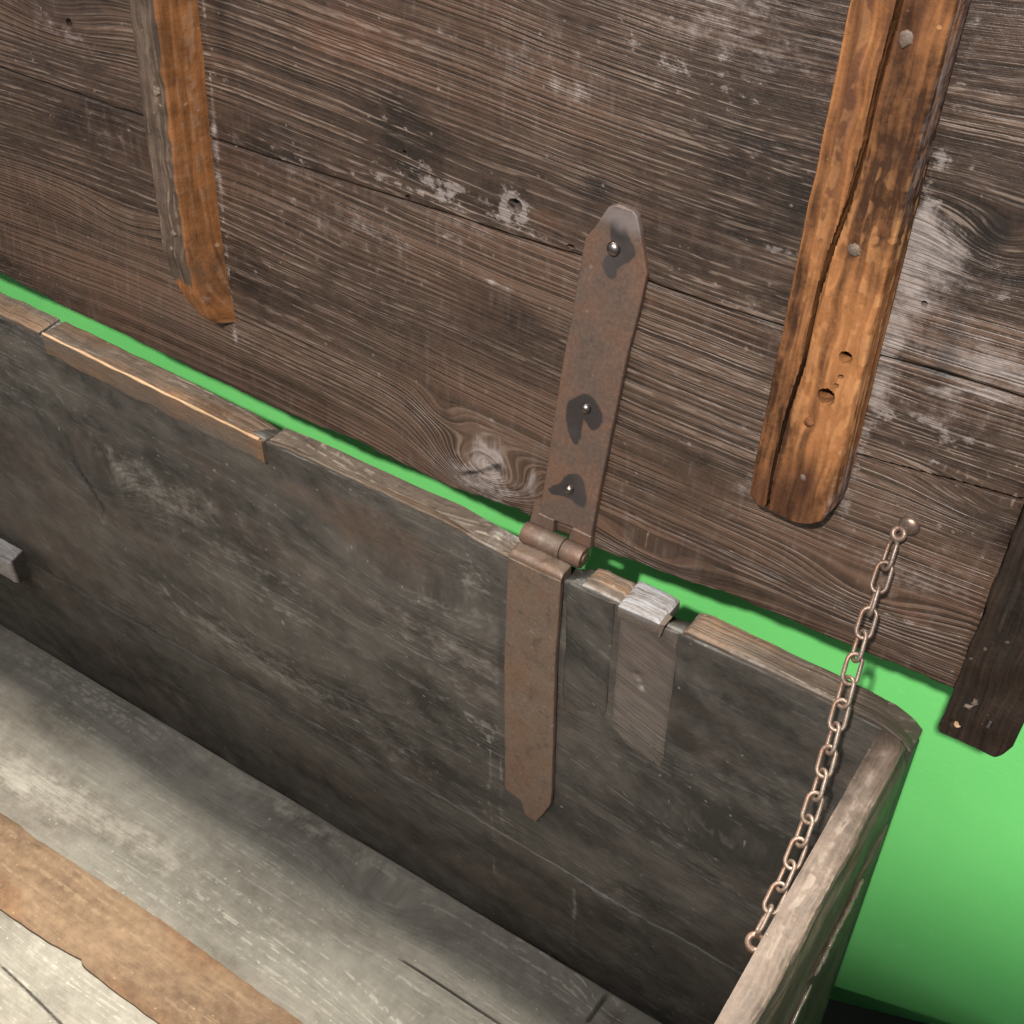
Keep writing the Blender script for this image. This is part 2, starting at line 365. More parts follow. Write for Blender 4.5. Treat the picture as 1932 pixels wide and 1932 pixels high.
m_cup = iron('eye_cup_steel', (0.16, 0.13, 0.11, 1), (0.15, 0.10, 0.07, 1), (0.05, 0.04, 0.035, 1), 4.5, rough=0.36, metal=0.7, pit=0.2, sc1=2.0)
m_rivet = iron('rivet_polished', (0.20, 0.18, 0.17, 1), (0.22, 0.17, 0.14, 1), (0.10, 0.09, 0.085, 1), 5.0, rough=0.36, metal=1.0, pit=0.1, sc1=1.0)
m_band = wood('floor_band_worn', (0.110, 0.070, 0.043, 1), (0.245, 0.165, 0.102, 1), (0.38, 0.285, 0.185, 1), (0.205, 0.110, 0.058, 1), 53.0,
               F=200, contrast=0.25, ridge=0.25, dust=-0.05, warmth=0.7, blot=0.8, mottle=0.80, mf=95, fb=0.4, rough=0.8, bump=0.9, dustcol=(0.30, 0.215, 0.130, 1), spec=0.2, chalk=0.4)

mat, t = newmat('green_paint')
tc = t.node('ShaderNodeTexCoord')
n1 = t.noise(tc.outputs['Object'], 5, 4, 0.6); n2 = t.noise(tc.outputs['Object'], 260, 3, 0.6); n3 = t.noise(tc.outputs['Object'], 42, 3, 0.6)
c = t.mix(t.rng(n1, 0.3, 0.7), (0.145, 0.590, 0.158, 1), (0.168, 0.625, 0.175, 1))
c = t.mix(t.rng(n3, 0.62, 0.78, 0.0, 0.35), c, (0.25, 0.72, 0.25, 1))
t.out(c, 0.75, n2, 0.0006, 0.35, spec=0.3)
m_green = mat
mat, t = newmat('black_plinth')
tc = t.node('ShaderNodeTexCoord')
t.out(t.mix(t.noise(tc.outputs['Object'], 60, 4), (0.0016, 0.002, 0.002, 1), (0.0028, 0.0035, 0.003, 1)), 0.9, t.noise(tc.outputs['Object'], 400, 2), 0.0004, 0.4, spec=0.1)
m_black = mat

# ------------------------------------------------------------------ setting: green display wall and black plinth
def struct(o, kind='structure'): o['kind'] = kind; return o
ga = rad(-1.5)
gw = frame((0.23, 0.175, 0), (math.cos(ga), math.sin(ga), 0), (0, 0, 1), (math.sin(ga), -math.cos(ga), 0))
struct(slab('green_wall', np.linspace(-1.1, 1.3, 61), lambda u: -0.9 + 0 * u, lambda u: 1.22 + 0 * u, 0.0, -0.03, m_green, None, gw, vstep=0.04, rnd=0.003, disp=lambda u, v: 0.0022 * wav(u, v, 4, 0.30)))
pa = rad(17.5)
px, py = (math.cos(pa), math.sin(pa), 0), (-math.sin(pa), math.cos(pa), 0)
pl = frame((0.2313, 0.1121, -0.030), px, py, (0, 0, 1))
struct(slab('plinth', np.linspace(-1.5, 0.75, 12), lambda u: -1.1 + 0 * u, lambda u: 0 * u, 0.0, -0.87, m_black, None, pl, vstep=0.1, rnd=0.003))

# ------------------------------------------------------------------ the chest
chest = empty('wooden_chest', Matrix.Translation((-0.35, -0.24, -0.028)))
chest['label'] = 'old dark wooden chest standing open with iron strap hinge and chain'
chest['category'] = 'chest'
XL = -0.98                                                       # inner face of the left wall, outside the picture
YF = -0.50                                                       # inner face of the front wall

# frames: u, v, w
FB = frame((0, 0, 0), (1, 0, 0), (0, 0, 1), (0, -1, 0))          # back wall: u = x, v = z, w = -y
FF = frame((0, 0, 0), (1, 0, 0), (0, 1, 0), (0, 0, 1))           # floor: u = x, v = y, w = z
la = rad(5.0); LO = Vector((0, 0.024, H + 0.015))
LV = Vector((0, math.sin(la), math.cos(la))); LW = Vector((0, -math.cos(la), math.sin(la)))
FL = frame(LO, (1, 0, 0), LV, LW)                                # lid: u = x, v up the lid, w out of its inner face
FLs = frame(LO, LV, Vector((-1, 0, 0)), LW)                      # lid with u up the lid, v = -x
def on(fr, u, v, w=0.0, rot=0.0): return fr @ Matrix.Translation((u, v, w)) @ Matrix.Rotation(rot, 4, 'Z')

# ---- floor of the chest
fl = empty('floor', Matrix.Translation((-0.35, -0.24, 0)), chest)
def fgrain(u, v): return u, knots(u, v, [(-0.13, -0.040, 0.024, 0.05, 0.020), (0.095, -0.012, 0.02, 0.03, 0.016), (-0.34, -0.03, 0.016, 0.10, 0.02), (0.02, -0.125, 0.02, 0.12, 0.018), (-0.5, -0.36, 0.03, 0.15, 0.03)])
def fmask(u, v, w):
    dust = 0.55 * blob(u, v, -0.50, -0.125, 0.10, 0.016, 0.1) + 0.5 * blob(u, v, -0.12, -0.028, 0.035, 0.010, -0.5) + 0.35 * blob(u, v, 0.0, -0.012, 0.5, 0.010) + 0.4 * blob(u, v, -0.25, -0.11, 0.2, 0.02) + 0.45 * blob(u, v, -0.335, -0.238, 0.06, 0.010) + .3 * blob(u, v, -.05, -.11, .15, .03)
    warm = 0.8 * blob(u, v, 0.095, -0.020, 0.016, 0.014) + 0.4 * blob(u, v, 0.03, -0.012, 0.04, 0.006) + 0.35 * blob(u, v, -0.33, -0.07, 0.10, 0.012)
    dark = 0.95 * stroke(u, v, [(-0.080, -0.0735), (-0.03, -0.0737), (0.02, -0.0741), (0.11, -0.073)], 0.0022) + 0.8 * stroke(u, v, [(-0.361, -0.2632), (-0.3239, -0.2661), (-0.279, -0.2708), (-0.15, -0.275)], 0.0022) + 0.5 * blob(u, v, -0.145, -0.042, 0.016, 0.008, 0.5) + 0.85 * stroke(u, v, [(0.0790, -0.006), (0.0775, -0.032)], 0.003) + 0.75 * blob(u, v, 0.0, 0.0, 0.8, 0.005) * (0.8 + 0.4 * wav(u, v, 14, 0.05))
    return dust, warm, dark
def fdisp(u, v):
    d = 0.0009 * wav(u, v, 5, 0.12)
    d = d - 0.0035 * stroke(u, v, [(-0.080, -0.0735), (-0.03, -0.0737), (0.02, -0.0741), (0.11, -0.073)], 0.0012)
    d = d - 0.0035 * stroke(u, v, [(-0.361, -0.2632), (-0.3239, -0.2661), (-0.279, -0.2708), (-0.15, -0.275)], 0.0012)
    d = d - 0.004 * stroke(u, v, [(0.0790, -0.006), (0.0775, -0.032)], 0.0026)
    return d
uf = seq(XL, W, 0.004, (0.0785,))
slab('board', uf, lambda u: -0.1750 + wob1(u, 3, 0.2, 0.0006), lambda u: 0 * u - 0.0006, 0.0, -0.027, m_floor, fl, FF, 0.003, (-0.0737,), 0.0015, fdisp, fgrain, fmask)
slab('board', uf, lambda u: -0.318 + 0 * u, lambda u: -0.1762 + wob1(u, 3, 0.2, 0.0006), -0.0008, -0.027, m_floor, fl, FF, 0.003, (-0.2665,), 0.0015, fdisp, fgrain, fmask, goff=(0.7, 0.31))
slab('board', np.linspace(XL, W, 60), lambda u: YF + 0 * u, lambda u: -0.3192 + 0 * u, 0.0, -0.027, m_floor, fl, FF, 0.01, (), 0.0015, fdisp, fgrain, fmask, goff=(1.7, 0.11))
# rust-coloured band lying on the floor boards
bu = itp((-0.98, -0.162), (-0.481, -0.1605), (-0.43, -0.162), (-0.365, -0.1604), (-0.3095, -0.1588), (-0.25, -0.1593), (-0.185, -0.161), (0.05, -0.164))
bl_ = itp((-0.98, -0.228), (-0.402, -0.2284), (-0.345, -0.2270), (-0.338, -0.2262), (-0.306, -0.2228), (-0.3035, -0.2257), (-0.268, -0.2272), (-0.213, -0.2271), (0.05, -0.229))
band = slab('floor_band', seq(XL + 0.01, 0.05, 0.003), lambda u: bl_(u) + wob1(u, 71, 0.03, 0.0006), lambda u: bu(u) + wob1(u, 72, 0.03, 0.0007), 0.0011, -0.0005, m_band, fl, FF, 0.003, (), 0.0008, lambda u, v: 0.0004 * wav(u, v, 61, 0.03) + 0.0006 * np.clip((-0.205 - v) / 0.02, 0, 1) * np.clip((u + 0.31) / 0.01, 0, 1) - 0.0007 * stroke(u, v, [(-.352, -.165), (-.362, -.18), (-.345, -.21), (-.335, -.226)], .002), mask=None)
band['label'] = 'rust-coloured flat band along the floor'

# ---- back wall
bw = empty('back_wall', Matrix.Translation((-0.35, 0.0, 0)), chest)
KB = [(-0.43, 0.30, 0.035, 0.05, 0.03), (-0.10, 0.36, 0.028, 0.10, 0.03), (0.16, 0.27, 0.03, 0.09, 0.03), (-0.25, 0.21, 0.03, 0.12, 0.03), (-0.75, 0.3, 0.03, 0.1, 0.03)]
def bgrain(u, v): return u, knots(u, v + 0.05 * u, KB)
drips = [[(-0.040, 0.255), (-0.038, 0.205), (-0.042, 0.185), (-0.036, 0.13), (-0.036, 0.05)], [(-0.030, 0.235), (-0.028, 0.20), (-0.031, 0.175), (-0.027, 0.150)], [(-0.0225, 0.215), (-0.0215, 0.175)], [(0.0395, 0.120), (0.0410, 0.095), (0.0400, 0.07), (0.0412, 0.05), (0.0405, 0.03)], [(-0.036, 0.13), (-0.026, 0.14)]]
def bmask(u, v, w):
    dust = 0.55 * blob(u, v, -0.045, 0.415, 0.016, 0.020, 0.4) + 0.42 * blob(u, v, -0.36, 0.345, 0.07, 0.035, -0.35) + 0.40 * blob(u, v, -0.24, 0.29, 0.05, 0.03, -0.5) + 0.35 * blob(u, v, -0.08, 0.33, 0.06, 0.06) + 0.42 * blob(u, v, -0.33, 0.20, 0.09, 0.03, -0.2) + 0.4 * blob(u, v, -0.17, 0.185, 0.10, 0.022, -0.1) + 0.5 * blob(u, v, -0.045, 0.26, 0.022, 0.02) + 0.35 * blob(u, v, 0.07, 0.14, 0.03, 0.03) + 0.3 * blob(u, v, 0.12, 0.25, 0.05, 0.03) + .25 * blob(u, v, -.49, .40, .06, .03)
    dust = dust + 0.45 * (0.55 + 0.75 * wav(u, v, 13, 0.09)) * stroke(u, v, [(-0.98, 0.143), (-0.574, 0.1427), (-0.33, 0.1447), (-0.175, 0.1441), (-0.044, 0.1412), (0.0712, 0.1357), (0.2237, 0.134)], 0.0035)
    for d in drips: dust = dust + 0.85 * stroke(u, v, d, 0.0026) * (0.6 + 0.6 * wav(u, v, 12, 0.03))
    dust = dust + 0.9 * np.clip((v - 0.4515) / 0.002, 0, 1) + 0.8 * blob(u, v, -0.438, 0.262, 0.006, 0.006) + .5 * stroke(u, v, [(-.4, .25), (-.385, .225), (-.36, .2)], .003)
    warm = 0.6 * blob(u, v, -0.14, 0.415, 0.10, 0.03) + 0.55 * blob(u, v, 0.15, 0.43, 0.05, 0.02) + 0.3 * blob(u, v, -0.5, 0.43, 0.06, 0.02) + .5 * blob(u, v, -.3, .4, .05, .02)
    dark = 0.5 * blob(u, v, -0.30, 0.405, 0.16, 0.014) + 0.55 * blob(u, v, 0.005, 0.20, 0.05, 0.06) + 0.35 * blob(u, v, 0.2, 0.36, 0.03, 0.09) + 0.5 * blob(u, v, 0.038, 0.39, 0.018, 0.05) + 0.7 * stroke(u, v, [(-0.455, 0.325), (-0.44, 0.305), (-0.432, 0.285), (-0.436, 0.272)], 0.003) + 0.6 * stroke(u, v, [(-.49, .315), (-.488, .3)], .0025) + .55 * blob(u, v, -.028, .35, .006, .09) + .6 * stroke(u, v, [(-.06, .425), (-.045, .4305), (-.03, .426)], .003)  # dark marks, plus a soft darker patch towards the right end
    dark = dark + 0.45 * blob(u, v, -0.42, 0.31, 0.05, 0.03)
    return dust, warm, dark
def bdisp(u, v):
    d = 0.0010 * wav(u, v, 9, 0.10) + 0.0005 * wav(u, v, 10, 0.03)
    d = d - 0.003 * stroke(u, v, [(-0.455, 0.325), (-0.44, 0.305), (-0.432, 0.285), (-0.436, 0.272)], 0.002)
    return d
ztb = itp((-0.98, .460), (-0.522, .4560), (-0.442, .4560), (-0.224, .4480), (-0.221, .444), (-0.156, .4504), (-0.126, .4495), (-0.082, .4507), (-0.04, .4416), (-0.0214, .4440), (0.020, .4455), (0.0373, .456), (0.0532, .4547), (0.0765, .452), (0.0863, .4425), (0.0988, .4435), (0.1030, .4515), (0.112, .4547), (0.163, .4556), (0.193, .4538), (0.217, .452), (0.2307, .4463), (0.243, .437))
ztf = itp((-0.98, .4545), (-0.225, .4545), (-0.2, .457), (-0.115, .4565), (-0.0712, .4570), (-0.03, .4520), (0.02, .4520), (0.0335, .4560), (0.055, .4555), (0.058, .4545), (0.0865, .4545), (0.0995, .4540), (0.1005, .4562), (0.2, .4562), (0.2239, .4548), (0.236, .4500), (0.2425, .4440))
xb = seq(XL - 0.02, 0.2425, 0.0035, (-0.2235, 0.0567, 0.0865, 0.1, (-0.032, 0.014), 0.0405), 0.0009, 0.004)
seam = itp((-0.98, 0.143), (-0.574, 0.1427), (-0.33, 0.1447), (-0.175, 0.1441), (-0.044, 0.1412), (0.0712, 0.1357), (0.2425, 0.134))
low_ = lambda u: 0.0032 * ((u > -0.2226) & (u < -0.0214) | (u > 0.101))
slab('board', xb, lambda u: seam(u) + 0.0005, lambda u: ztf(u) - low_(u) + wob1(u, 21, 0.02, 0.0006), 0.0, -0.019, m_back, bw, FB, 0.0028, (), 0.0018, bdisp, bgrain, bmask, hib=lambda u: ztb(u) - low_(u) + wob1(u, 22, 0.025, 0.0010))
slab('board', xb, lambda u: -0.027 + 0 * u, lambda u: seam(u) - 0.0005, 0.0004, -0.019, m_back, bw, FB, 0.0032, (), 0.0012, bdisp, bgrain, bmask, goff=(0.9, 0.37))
# bare wood capping strips along the worn top edge
def cap(name, x0, x1, zf, zb, yf, yb, mat, seed, drop, mask=None, label=None, fr=0.0012, rid=0.0):
    """strip lying on the top edge: u = x, v = y depth, w = height"""
    us = seq(x0, x1, 0.0025)
    def top(u, v):
        s = np.clip((v - yf) / (yb - yf), 0, 1)
        return (zf(u) * (1 - s) + zb(u) * s)
    o = slab(name, us, lambda u: yf + wob1(u, seed, 0.03, 0.0006), lambda u: yb + wob1(u, seed + 1, 0.03, 0.0005), top, 0, mat, bw, FF, 0.0016, (), fr,
             lambda u, v: 0.0004 * wav(u, v, seed + 3, 0.02), None, mask, goff=(seed * .13, seed * .07))
    for v in o.data.vertices:                                    # underside: follow the wall instead of w = 0
        if v.co.z < 1e-6:
            v.co.z = float(zf(np.array([v.co.x]))[0]) - drop * (1 + 0.11 * float(wav(np.array([v.co.x]), 0.0, seed + 9, 0.035)[0]))
    if label: o['label'] = label
    return o
def em(u, v, w): return 0.4 * blob(u, v, 0.045, 0.0, 0.02, 0.02) + .6 * blob(u, v, -.05, .008, .04, .02) + .4 * wav(u, v, 3, .03), 0.5 * blob(u, v, -0.074, 0.013, 0.014, 0.008) + .4 * wav(u, v, 5, .05), 0.0 * u
cap('edge_strip', -0.600, -0.447, lambda u: 0.4582 + 0.0 * u, lambda u: 0.4590 + 0 * u, -0.0010, 0.0195, m_edge, 41, 0.004, em)
cap('edge_strip', -0.2225, -0.0215, lambda u: ztf(u) - 0.0002, lambda u: ztb(u) - 0.0014, -0.0006, 0.0195, m_edge, 48, 0.003, lambda u, v, w: (0.35 * wav(u, v, 3, .03) + .8 * blob(u, v, -.035, .008, .03, .02), 0.35 * blob(u, v, -0.074, 0.013, 0.012, 0.006), 0.25 * blob(u, v, -.16, .015, .06, .006)))
ps = cap('edge_strip', -0.4410, -0.2240, itp((-0.441, 0.4605), (-0.224, 0.4548)), itp((-0.441, 0.4590), (-0.33, 0.4560), (-0.25, .4525), (-0.224, 0.4465)), -0.0030, 0.0195, m_edge, 42, 0.0195,
         lambda u, v, w: (0.25 * blob(u, v, -0.25, 0.01, 0.03, 0.02), 0.40 * (v < 0.002) * (0.75 + 0.6 * wav(u, w, 6, 0.03)) + 0.3 * blob(u, v, -0.30, 0.01, 0.03, 0.01), 0.25 * blob(u, v, -0.41, 0.01, 0.03, 0.02)), 'orange-brown inset strip with a bright raw ridge')
def edge_roll(name, x0, x1, zf, yf, r, mat):
    pts = [(x, yf + wob1(np.array([x]), 77, .03, .0005)[0], zf(x)) for x in np.linspace(x0, x1, 50)]
    return tube(name, pts, lambda s: r * (1 + .35 * math.sin(s * 37) * math.sin(s * 11)), mat, bw, n=8)
mat, t = newmat('raw_split_wood'); tc = t.node('ShaderNodeTexCoord')
t.out(t.mix(t.noise(tc.outputs['Object'], 90, 4), (0.25, 0.145, 0.075, 1), (0.48, 0.33, 0.20, 1)), 0.7, t.noise(tc.outputs['Object'], 500, 3), 0.0006, 0.6); m_raw = mat
edge_roll('raw_ridge', -0.4395, -0.2260, lambda x: float(np.interp(x, (-0.441, -0.224), (0.4604, 0.4547))), -0.0028, 0.0010, m_raw)
cap('edge_strip', 0.0600, 0.0880, lambda u: 0.4606 + 0.0 * u, lambda u: 0.4600 - 0.25 * np.clip(u - .082, 0, 1), -0.0065, 0.0192, m_block, 44, 0.0105,
    lambda u, v, w: (0.95 - 0.9 * np.clip((0.458 - w) / 0.003, 0, 1), 0.0 * u, 0.5 * np.clip((0.457 - w) / 0.003, 0, 1)), 'short chalky broken block on the back wall edge')
# splintered pale end of that block
me = bpy.data.meshes.new('splinter')
me.from_pydata([(0.0876, -0.0068, 0.4600), (0.0876, -0.0062, 0.4485), (0.0876, 0.0035, 0.4604), (0.0905, -0.0050, 0.4592), (0.0885, -0.0058, 0.4488), (0.0912, 0.0030, 0.4600), (0.0880, 0.0010, 0.452)], [],
                [(0, 1, 4, 3), (0, 3, 5, 2), (3, 4, 6, 5), (0, 2, 6, 1), (1, 6, 4), (2, 5, 6)]); me.update(); put_attrs(me, np.zeros((7, 3)), None)
link('splinter', me, m_edge, bw)
cap('edge_strip', 0.0318, 0.0585, lambda u: 0.4572 + 0 * u, lambda u: 0.4562 + 0 * u, -0.0012, 0.0192, m_edge, 45, 0.003, lambda u, v, w: (0.8 * np.clip((0.006 - v) / .006, 0, 1), 0.3 * (v > .006), 0 * u))
cap('edge_strip', 0.1010, 0.2422, itp((0.1, 0.4568), (0.103, 0.4590), (0.2, 0.4578), (0.224, 0.4562), (0.236, 0.4520), (0.2425, 0.4460)), itp((0.1, 0.450), (0.103, 0.4560), (0.11, 0.458), (0.193, 0.4558), (0.217, 0.4537), (0.2307, 0.4480), (0.2425, 0.4392)), -0.0012, 0.0192, m_edge, 46, 0.0035,
    lambda u, v, w: (0.25 * blob(u, v, 0.105, 0.008, 0.008, 0.02) + 0.5 * (v < 0.001) * (u > .13), 0.35 * (v < 0.004) * (u < .16) + 0 * u, 0.62 * np.clip((u - 0.19) / 0.02, 0, 1)), 'long bare wood strip on the back wall edge')
# repair panel let into the wall right of the hinge, with open joints
slab('repair_panel', seq(0.0592, 0.0985, 0.002), lambda u: itp((0.0592, 0.338), (0.065, 0.334), (0.070, 0.326), (0.08, 0.3235), (0.0985, 0.318))(u), lambda u: 0.4528 + 0 * u, 0.0016, -0.001, m_patch, bw, FB, 0.0025, (), 0.0012,
     lambda u, v: 0.0005 * wav(u, v, 52, 0.03) - 0.0022 * np.clip((0.345 - v) / 0.022, 0, 1) + pit(u, v, 0.0745, 0.4010, 0.0028, 0.002) + pit(u, v, 0.0790, 0.3930, 0.002, 0.002), lambda u, v: (u, v + 0.35 * u),
     lambda u, v, w: (0.3 * blob(u, v, 0.079, 0.36, 0.02, 0.03) + 0.7 * blob(u, v, 0.0762, 0.397, 0.0025, 0.0022) + 0.7 * blob(u, v, 0.0785, 0.390, 0.0022, 0.002), 0.5 * blob(u, v, 0.085, 0.43, 0.02, 0.02), 0.55 * blob(u, v, 0.0742, 0.4035, 0.003, 0.002) + 0.4 * np.clip((0.331 - v) / 0.01, 0, 1)), swap=False)
slab('repair_panel', seq(0.0212, 0.0545, 0.002), lambda u: 0.330 + 0.10 * (u - .03), lambda u: 0.4535 + 0 * u, 0.0018, -0.001, m_back, bw, FB, 0.0028, (), 0.0012,
     lambda u, v: 0.0005 * wav(u, v, 53, 0.03) - 0.0022 * np.clip((0.350 - v) / 0.022, 0, 1), lambda u, v: (u, v + 0.4 * u), lambda u, v, w: (0.2 * blob(u, v, 0.045, 0.37, 0.015, 0.03) + .5 * blob(u, v, .0535, .44, .002, .003), 0.3 * blob(u, v, 0.04, 0.43, 0.02, 0.01), 0.45 * blob(u, v, 0.03, 0.40, 0.02, 0.06)), goff=(.4, .2))
# end of a till rail fixed to the wall at the left
rl = slab('till_rail', seq(-0.95, -0.5765, 0.004), lambda u: 0.1235 + 0 * u, lambda u: 0.1525 + 0 * u, 0.0165, -0.001, m_edge, bw, FB, 0.003, (), 0.0035, lambda u, v: 0.0007 * wav(u, v, 33, 0.04), None,
          lambda u, v, w: (1.0 + 0 * u, 0 * u, 0.9 * np.clip((u + 0.5775) / 0.0008, 0, 1)), hib=lambda u: 0.1560 + 0 * u)
rl['label'] = 'pale rail end on the back wall at the left'

# ---- right wall: u = -y, v = z, w = +x would face outwards; build with the outer face as the front
FRo = frame((W, 0, 0), (0, -1, 0), (0, 0, 1), (1, 0, 0))
rw = empty('right_wall', Matrix.Translation((W, -0.25, 0)), chest)
TH = 0.0192
def rmask(u, v, w):
    top = np.clip((v - (H - 0.006)) / 0.003, 0, 1) * np.clip((0.026 - np.abs(w - 0.009)) / .002, 0, 1)
    dust = 0.42 * top + 0.18 * top * wav(u, v, 8, 0.03) + 0.3 * blob(u, v, 0.1, H - 0.03, 0.2, 0.012)
    warm = 0.5 * blob(u, v, 0.09, 0.438, 0.06, 0.006) + .3 * wav(u, v, 18, .04) * (v > .43)
    return dust, warm, 0.35 * blob(u, v, 0.0, H, 0.022, 0.02), np.clip((H - 0.012 - v) / 0.004, 0, 1) * (w > 0.004)  # third value: lid's shadow at the back corner put into the colour
def rdisp(u, v):
    d = 0.0008 * wav(u, v, 31, 0.07) + 0.0004 * wav(u, v, 30, .02)
    d = d - 0.0022 * np.clip((v - (0.437 + 0.004 * np.sin(u * 47) + .003 * np.sin(u * 131))) / 0.006, 0, 1)            # chipped upper arris
    zz = itp((0.0, .384), (0.043, .3765), (0.1065, .3670), (0.1075, .3585), (0.30, .3296), (0.6, .29))(u)
    d = d + 0.0016 * np.sqrt(np.clip((zz - v) / 0.0022, 0, 1)) - 0.0010 * np.clip((zz - 0.012 - v) / 0.03, 0, 1)       # shallow ledge below
    return d
rt = lambda u: H - 0.0004 + wob1(u, 25, 0.05, 0.0008) + wob1(u, 35, 0.012, 0.0007) - 0.010 * np.clip((0.010 - u) / 0.02, 0, 1)
slab('board', seq(0.0012, -YF + 0.02, 0.0035), lambda u: -0.027 + 0 * u, rt, TH, 0.0, m_side, rw, FRo, 0.0022, [(0.359, 0.022)], 0.0042, rdisp, lambda u, v: (u, knots(u, v, [(0.2, 0.2, 0.03, 0.08, 0.03)])), rmask, hib=lambda u: H - 0.0012 + wob1(u, 26, 0.03, 0.0009) + wob1(u, 36, 0.010, 0.0008) - 0.006 * np.clip((0.010 - u) / 0.02, 0, 1), ang=60)

mat, t = newmat('old_varnish'); tc = t.node('ShaderNodeTexCoord'); nn = t.noise(tc.outputs['Object'], 70, 4)
t.out(t.mix(nn, (0.06, 0.045, 0.034, 1), (0.13, 0.098, 0.072, 1)), t.rng(nn, 0.35, 0.65, 0.20, 0.55), t.noise(tc.outputs['Object'], 160, 3), 0.0008, 0.35, coat=0.6); m_var = mat
for pts, sd in (([(-0.043, .3765), (-0.1065, .3670)], 1), ([(-0.1075, .3585), (-0.30, .3296)], 2)):
    ys = np.linspace(pts[0][0], pts[-1][0], 60); zz_ = np.interp(-ys, [-p[0] for p in pts], [p[1] for p in pts])
    tube('bead_moulding', [(W + TH + 0.0024 + 0.0002 * math.sin(y * 190 + sd), y, z) for y, z in zip(ys, zz_)], lambda q: 0.0014 * (1 + 0.25 * math.sin(q * 23) * math.sin(q * 61)) * min(1, 0.35 + 14 * min(q, 1 - q)), m_var, rw, n=14)

# ---- left and front walls close the box outside the picture
slab('left_wall', seq(0.0012, -YF, 0.02), lambda u: -0.027 + 0 * u, lambda u: H + 0 * u, 0.0, -0.019, m_back, chest, frame((XL, 0, 0), (0, -1, 0), (0, 0, 1), (1, 0, 0)), 0.02, (), 0.002)
slab('front_wall', seq(XL - 0.02, W - 0.0005, 0.02), lambda u: -0.027 + 0 * u, lambda u: H + 0 * u, 0.019, 0.0, m_side, chest, frame((0, YF, 0), (1, 0, 0), (0, 0, 1), (0, -1, 0)), 0.02, (), 0.002)

# ---- lid
lid = empty('lid', FL.copy(), chest)
KL = [(-0.058, 0.014, 0.040, 0.042, 0.023), (-0.092, 0.046, 0.009, 0.018, 0.011), (0.205, 0.262, 0.013, 0.024, 0.016), (0.075, 0.400, 0.042, 0.16, 0.062), (-0.40, 0.215, 0.012, 0.05, 0.02),
      (-0.36, 0.078, 0.011, 0.05, 0.016), (0.06, 0.014, 0.015, 0.06, 0.012), (0.19, 0.050, 0.012, 0.04, 0.013), (-0.2, 0.115, 0.006, 0.09, 0.02), (-0.55, 0.30, 0.03, 0.1, 0.03), (0.24, .13, .012, .04, .012)]
def lgrain(u, v): return u, knots(u, v + 0.02 * u + 0.006 * np.sin((u + 0.1) * 9), KL)
sA = itp((-0.62, 0.1750), (-0.4644, 0.1754), (-0.33, 0.1764), (-0.27, 0.1778), (-0.172, 0.1796), (-0.118, 0.1812), (-0.055, 0.1821), (-0.004, 0.184), (0.05, 0.1830), (0.1086, 0.1835), (0.1635, 0.1858), (0.2055, 0.1887), (0.26, 0.190))
crk = [(0.1500, 0.1245), (0.1632, 0.1263), (0.2024, 0.1312), (0.2525, 0.1369)]
pal = [(0.045, 0.030), (0.0717, 0.0316), (0.1185, 0.0356), (0.1635, 0.0358), (0.1956, 0.0368), (0.2456, 0.0419)]
